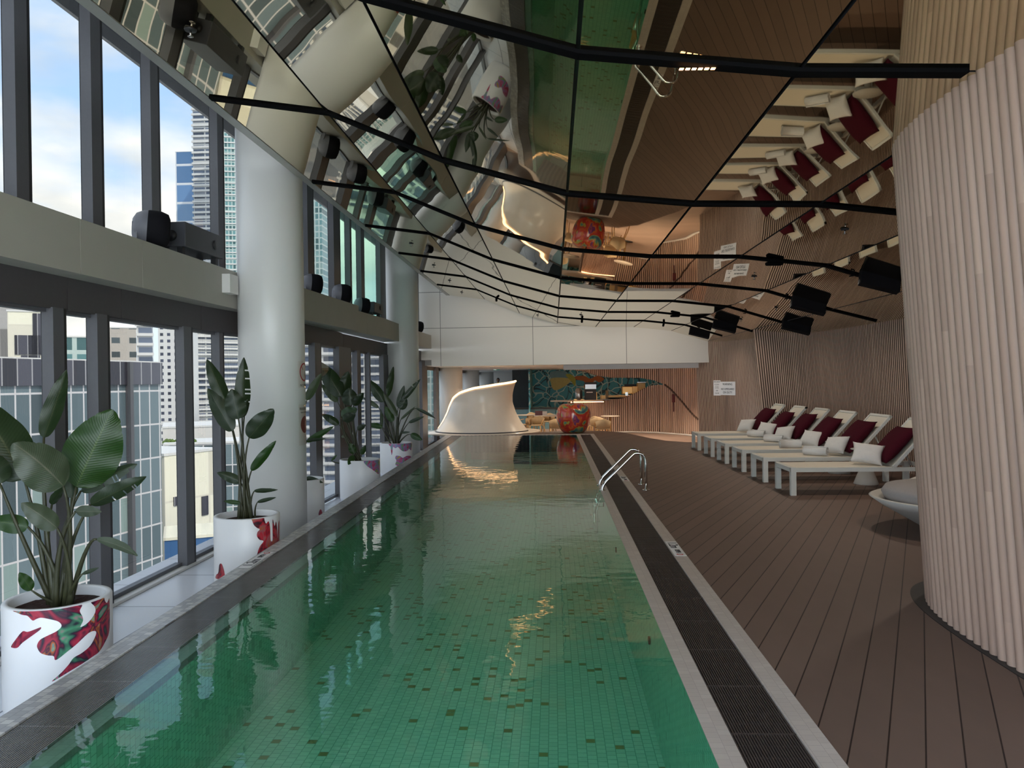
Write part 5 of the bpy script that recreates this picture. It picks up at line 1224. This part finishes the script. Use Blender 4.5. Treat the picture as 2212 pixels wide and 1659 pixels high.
# ------------------------------------------------------------------ the city outside
def facade_mat(name, base, glass, mull_c, pw, ph, mo, top=None, rough=.25, metal=.0, swiz=(0, 2)):
    return brick_mat(name, swiz, pw, ph, mo, mull_c, [(0, glass), (.35, tuple(min(1, c*1.25+.02) for c in glass)), (.7, tuple(c*.6 for c in glass)), (.9, base)], rough=rough, offset=0, bump=0)
for k, args in {
    'facade_glass_grid': ((.30, .40, .38), (.12, .17, .19), (.72, .70, .70), 1.15, 2.7, .07),
    'facade_stripes': ((.30, .32, .36), (.10, .13, .19), (.62, .62, .60), 9.0, 3.1, .50),
    'facade_checker': ((.55, .55, .55), (.05, .06, .10), (.80, .79, .76), 2.6, 2.6, .75),
    'facade_teal': ((.25, .42, .42), (.12, .27, .28), (.55, .66, .62), 2.2, 3.2, .35),
    'facade_blue': ((.16, .30, .50), (.10, .22, .42), (.80, .82, .85), 60.0, 14.0, .9),
    'facade_beige': ((.50, .45, .38), (.10, .13, .14), (.55, .50, .44), 3.6, 3.2, 1.0),
    'facade_dark': ((.09, .09, .11), (.055, .055, .075), (.45, .44, .45), 1.15, 30, .05),
    'facade_cream': ((.85, .80, .66), (.80, .75, .60), (.82, .77, .64), 6.0, 5.0, .1),
    'facade_plain': ((.42, .40, .37), (.38, .36, .34), (.42, .40, .37), 9.0, 9.0, .1),
    'facade_white_low': ((.75, .72, .68), (.30, .30, .30), (.80, .77, .72), 8.0, 6.0, 2.2)}.items():
    facade_mat(k, *args)
mat('city_ground', (.22, .22, .22), .9, noise=.3, nscale=.1); mat('roof_white', (.80, .79, .76), .7, noise=.05); mat('roof_blue', (.05, .16, .38), .6, noise=.1); mat('tree_green', (.10, .16, .03), .9, noise=.5, nscale=3)
def building(name, lb, cat, p0, p1, z0, z1, m, depth=12, roofm='roof_white', slabs=None, top=None):
    """p0 -> p1: foot of the visible face (plan points); body extends away from the hall"""
    a, b_ = Vector((p0[0], p0[1], 0)), Vector((p1[0], p1[1], 0)); d = (b_-a); L = d.length; rz = math.atan2(d.y, d.x)
    e_ = thing(name, (a.x, a.y, z0), lb, cat, rz=rz); H = z1-z0
    part('walls', bx(0, L, 0, depth, 0, H), m, e_)
    part('roof', bx(-.1, L+.1, -.1, depth+.1, H, H+.25), roofm, e_)
    if slabs:
        bm = nb(); z = slabs[0]; 
        while z < H: box(bm, -slabs[2], L+slabs[2], -slabs[2], .2, z, z+slabs[1]); z += slabs[0]
        part('balcony_slabs', bm, 'roof_white', e_)
    if top:
        part('crown_band', bx(-.12, L+.02, -.15, .0, H-top, H), 'facade_dark', e_)
    return e_
def pl(px, Y): p = at(px, 830, Y); return (p.x, p.y)
def zt_(px, py, Y): return at(px, py, Y).z
# glass office block with dark crown close to the windows: face recedes alongside the hall
a = pl(346, 62); ang_ = R(10.2); dirv = (math.sin(ang_), math.cos(ang_)); b0 = (a[0]-dirv[0]*45, a[1]-dirv[1]*45)
H1 = zt_(340, 784, 62)
e_ = thing('office_block', (b0[0], b0[1], -42), 'glass grid office block with a dark crown band, close outside the left windows', 'building', rz=math.atan2(dirv[1], dirv[0]))
Hh = H1+42
part('walls', bx(0, 45, 0, 22, 0, Hh), 'facade_glass_grid', e_); part('roof', bx(0, 45, 0, 22, Hh, Hh+.1), 'roof_white', e_)
part('crown_band', bx(0, 45.05, -.2, -.02, Hh-1.75, Hh), 'facade_dark', e_)
bm = nb()
for k in range(6): box(bm, 3+k*7.6, 3.35+k*7.6, -.45, -.02, 0, Hh)
part('pier', bm, 'frame_grey', e_)
bm = nb()
building('apartment_tower', 'white tower with chequered balconies behind the office block', 'building', pl(343, 300), pl(404, 303), -60, zt_(380, 640, 300), 'facade_checker', 30)
building('apartment_tower', 'narrow brown and white flats left of the chequered tower', 'building', pl(297, 240), pl(330, 242), -60, zt_(300, 560, 240), 'facade_stripes', 24, slabs=(3.1, .9, .5))
building('apartment_block', 'beige block with small square windows above the dark crowned office', 'building', pl(232, 170), pl(296, 173), -60, zt_(260, 708, 170), 'facade_beige', 20)
building('apartment_tower', 'pale tower with stacked balconies behind the second planter', 'building', pl(409, 420), pl(535, 440), -60, zt_(480, 600, 420), 'facade_stripes', 40, slabs=(3.4, 1.1, 1.2))
building('skyscraper', 'tall blue glass tower with white bands seen through the upper windows', 'building', pl(386, 560), pl(424, 560), -60, zt_(400, 328, 560), 'facade_blue', 45)
building('skyscraper', 'ribbed tower core stepping above the blue glass tower', 'building', pl(424.5, 560), pl(462, 560), -60, zt_(440, 215, 560), 'facade_stripes', 45, slabs=(4.0, 1.5, .8))
building('skyscraper', 'teal tower of rippled glass beside the near column', 'building', pl(484, 500), pl(560, 505), -60, zt_(500, 190, 500), 'facade_teal', 40, slabs=(3.8, .8, .4))
h_ = building('house', 'cream concrete building with an angular roofline below the towers', 'building', pl(352, 75), pl(470, 82), -60, zt_(400, 985, 75), 'facade_cream', 10)
def opening(par, px, py, w_, hh, Y):
    bpy.context.view_layer.update()
    p = par.matrix_world.inverted() @ at(px, py, Y); part('window', bx(p.x-w_/2, p.x+w_/2, -.12, .02, p.z-hh/2, p.z+hh/2), 'facade_dark', par)
opening(h_, 376, 1082, .8, .9, 76.5); opening(h_, 441, 1092, .9, 2.0, 80); opening(h_, 386, 1185, 1.6, .6, 77)
h_ = building('house', 'long white low building under the towers', 'building', pl(350, 110), pl(560, 116), -60, zt_(400, 925, 110), 'facade_white_low', 14)
building('office_block', 'dark latticed block with a pale roof below the white low building', 'building', pl(352, 95), pl(540, 99), -60, zt_(400, 962, 95), 'facade_glass_grid', 8)
building('warehouse', 'blue walled shed at street level', 'building', pl(350, 66), pl(470, 68), -60, zt_(400, 1168, 66), 'roof_blue', 6, roofm='facade_cream')
h_ = building('office_block', 'white stepped building over the dark crown at the far left', 'building', pl(18, 100), pl(95, 102), -60, zt_(50, 672, 100), 'facade_cream', 10)
for a_, b_, c_, d_ in ((60, 745, 3.0, 2.6), (82, 745, 1.6, 2.6), (86, 700, 1.8, 3.0), (66, 780, 2.2, 1.6)): opening(h_, a_, b_, c_, d_, 101)
building('office_block', 'dark glass penthouse over the office crown between the first mullions', 'building', pl(128, 120), pl(215, 123), -60, zt_(150, 728, 120), 'facade_teal', 10)
building('office_tower', 'grey slab tower at the far left edge', 'building', pl(-120, 130), pl(19, 132), -60, zt_(0, 600, 130), 'facade_plain', 10)
building('office_tower', 'striped grey office tower between the columns', 'building', pl(640, 260), pl(735, 260), -60, zt_(690, 740, 260), 'facade_stripes', 24, slabs=(3.1, .9, .6))
building('office_tower', 'pale banded tower seen past the furthest planter', 'building', pl(738, 300), pl(832, 302), -60, zt_(800, 742, 300), 'facade_stripes', 24, slabs=(3.4, .6, .4))
building('office_tower', 'teal tower seen between the far column and the cafe', 'building', pl(880, 360), pl(960, 360), -60, zt_(900, 330, 360), 'facade_teal', 24)
building('office_tower', 'green glass tower seen through the upper windows between the columns', 'building', pl(676, 400), pl(700, 400), -60, zt_(690, 380, 400), 'facade_teal', 24)
building('office_block', 'white block beyond the far end windows', 'building', pl(1060, 170), pl(1130, 170), -60, zt_(1090, 700, 170), 'facade_beige', 24)
o = link('street_ground', bx(-1500, 900, -200, 1800, -61, -60), 'city_ground'); tag(o, 'grey street level far below the windows', 'ground')
bm = nb(); rr = random.Random(5)
for k in range(60):
    q = bmesh.ops.create_icosphere(bm, subdivisions=1, radius=rr.uniform(.18, .4)); c = at(rr.uniform(352, 420), 955+rr.uniform(-3, 3), 97+rr.uniform(0, 2)); bmesh.ops.translate(bm, verts=q['verts'], vec=c)
o = link('rooftop_hedge', bm, 'tree_green'); tag(o, 'green and yellow rooftop planting on the low white building', 'hedge')
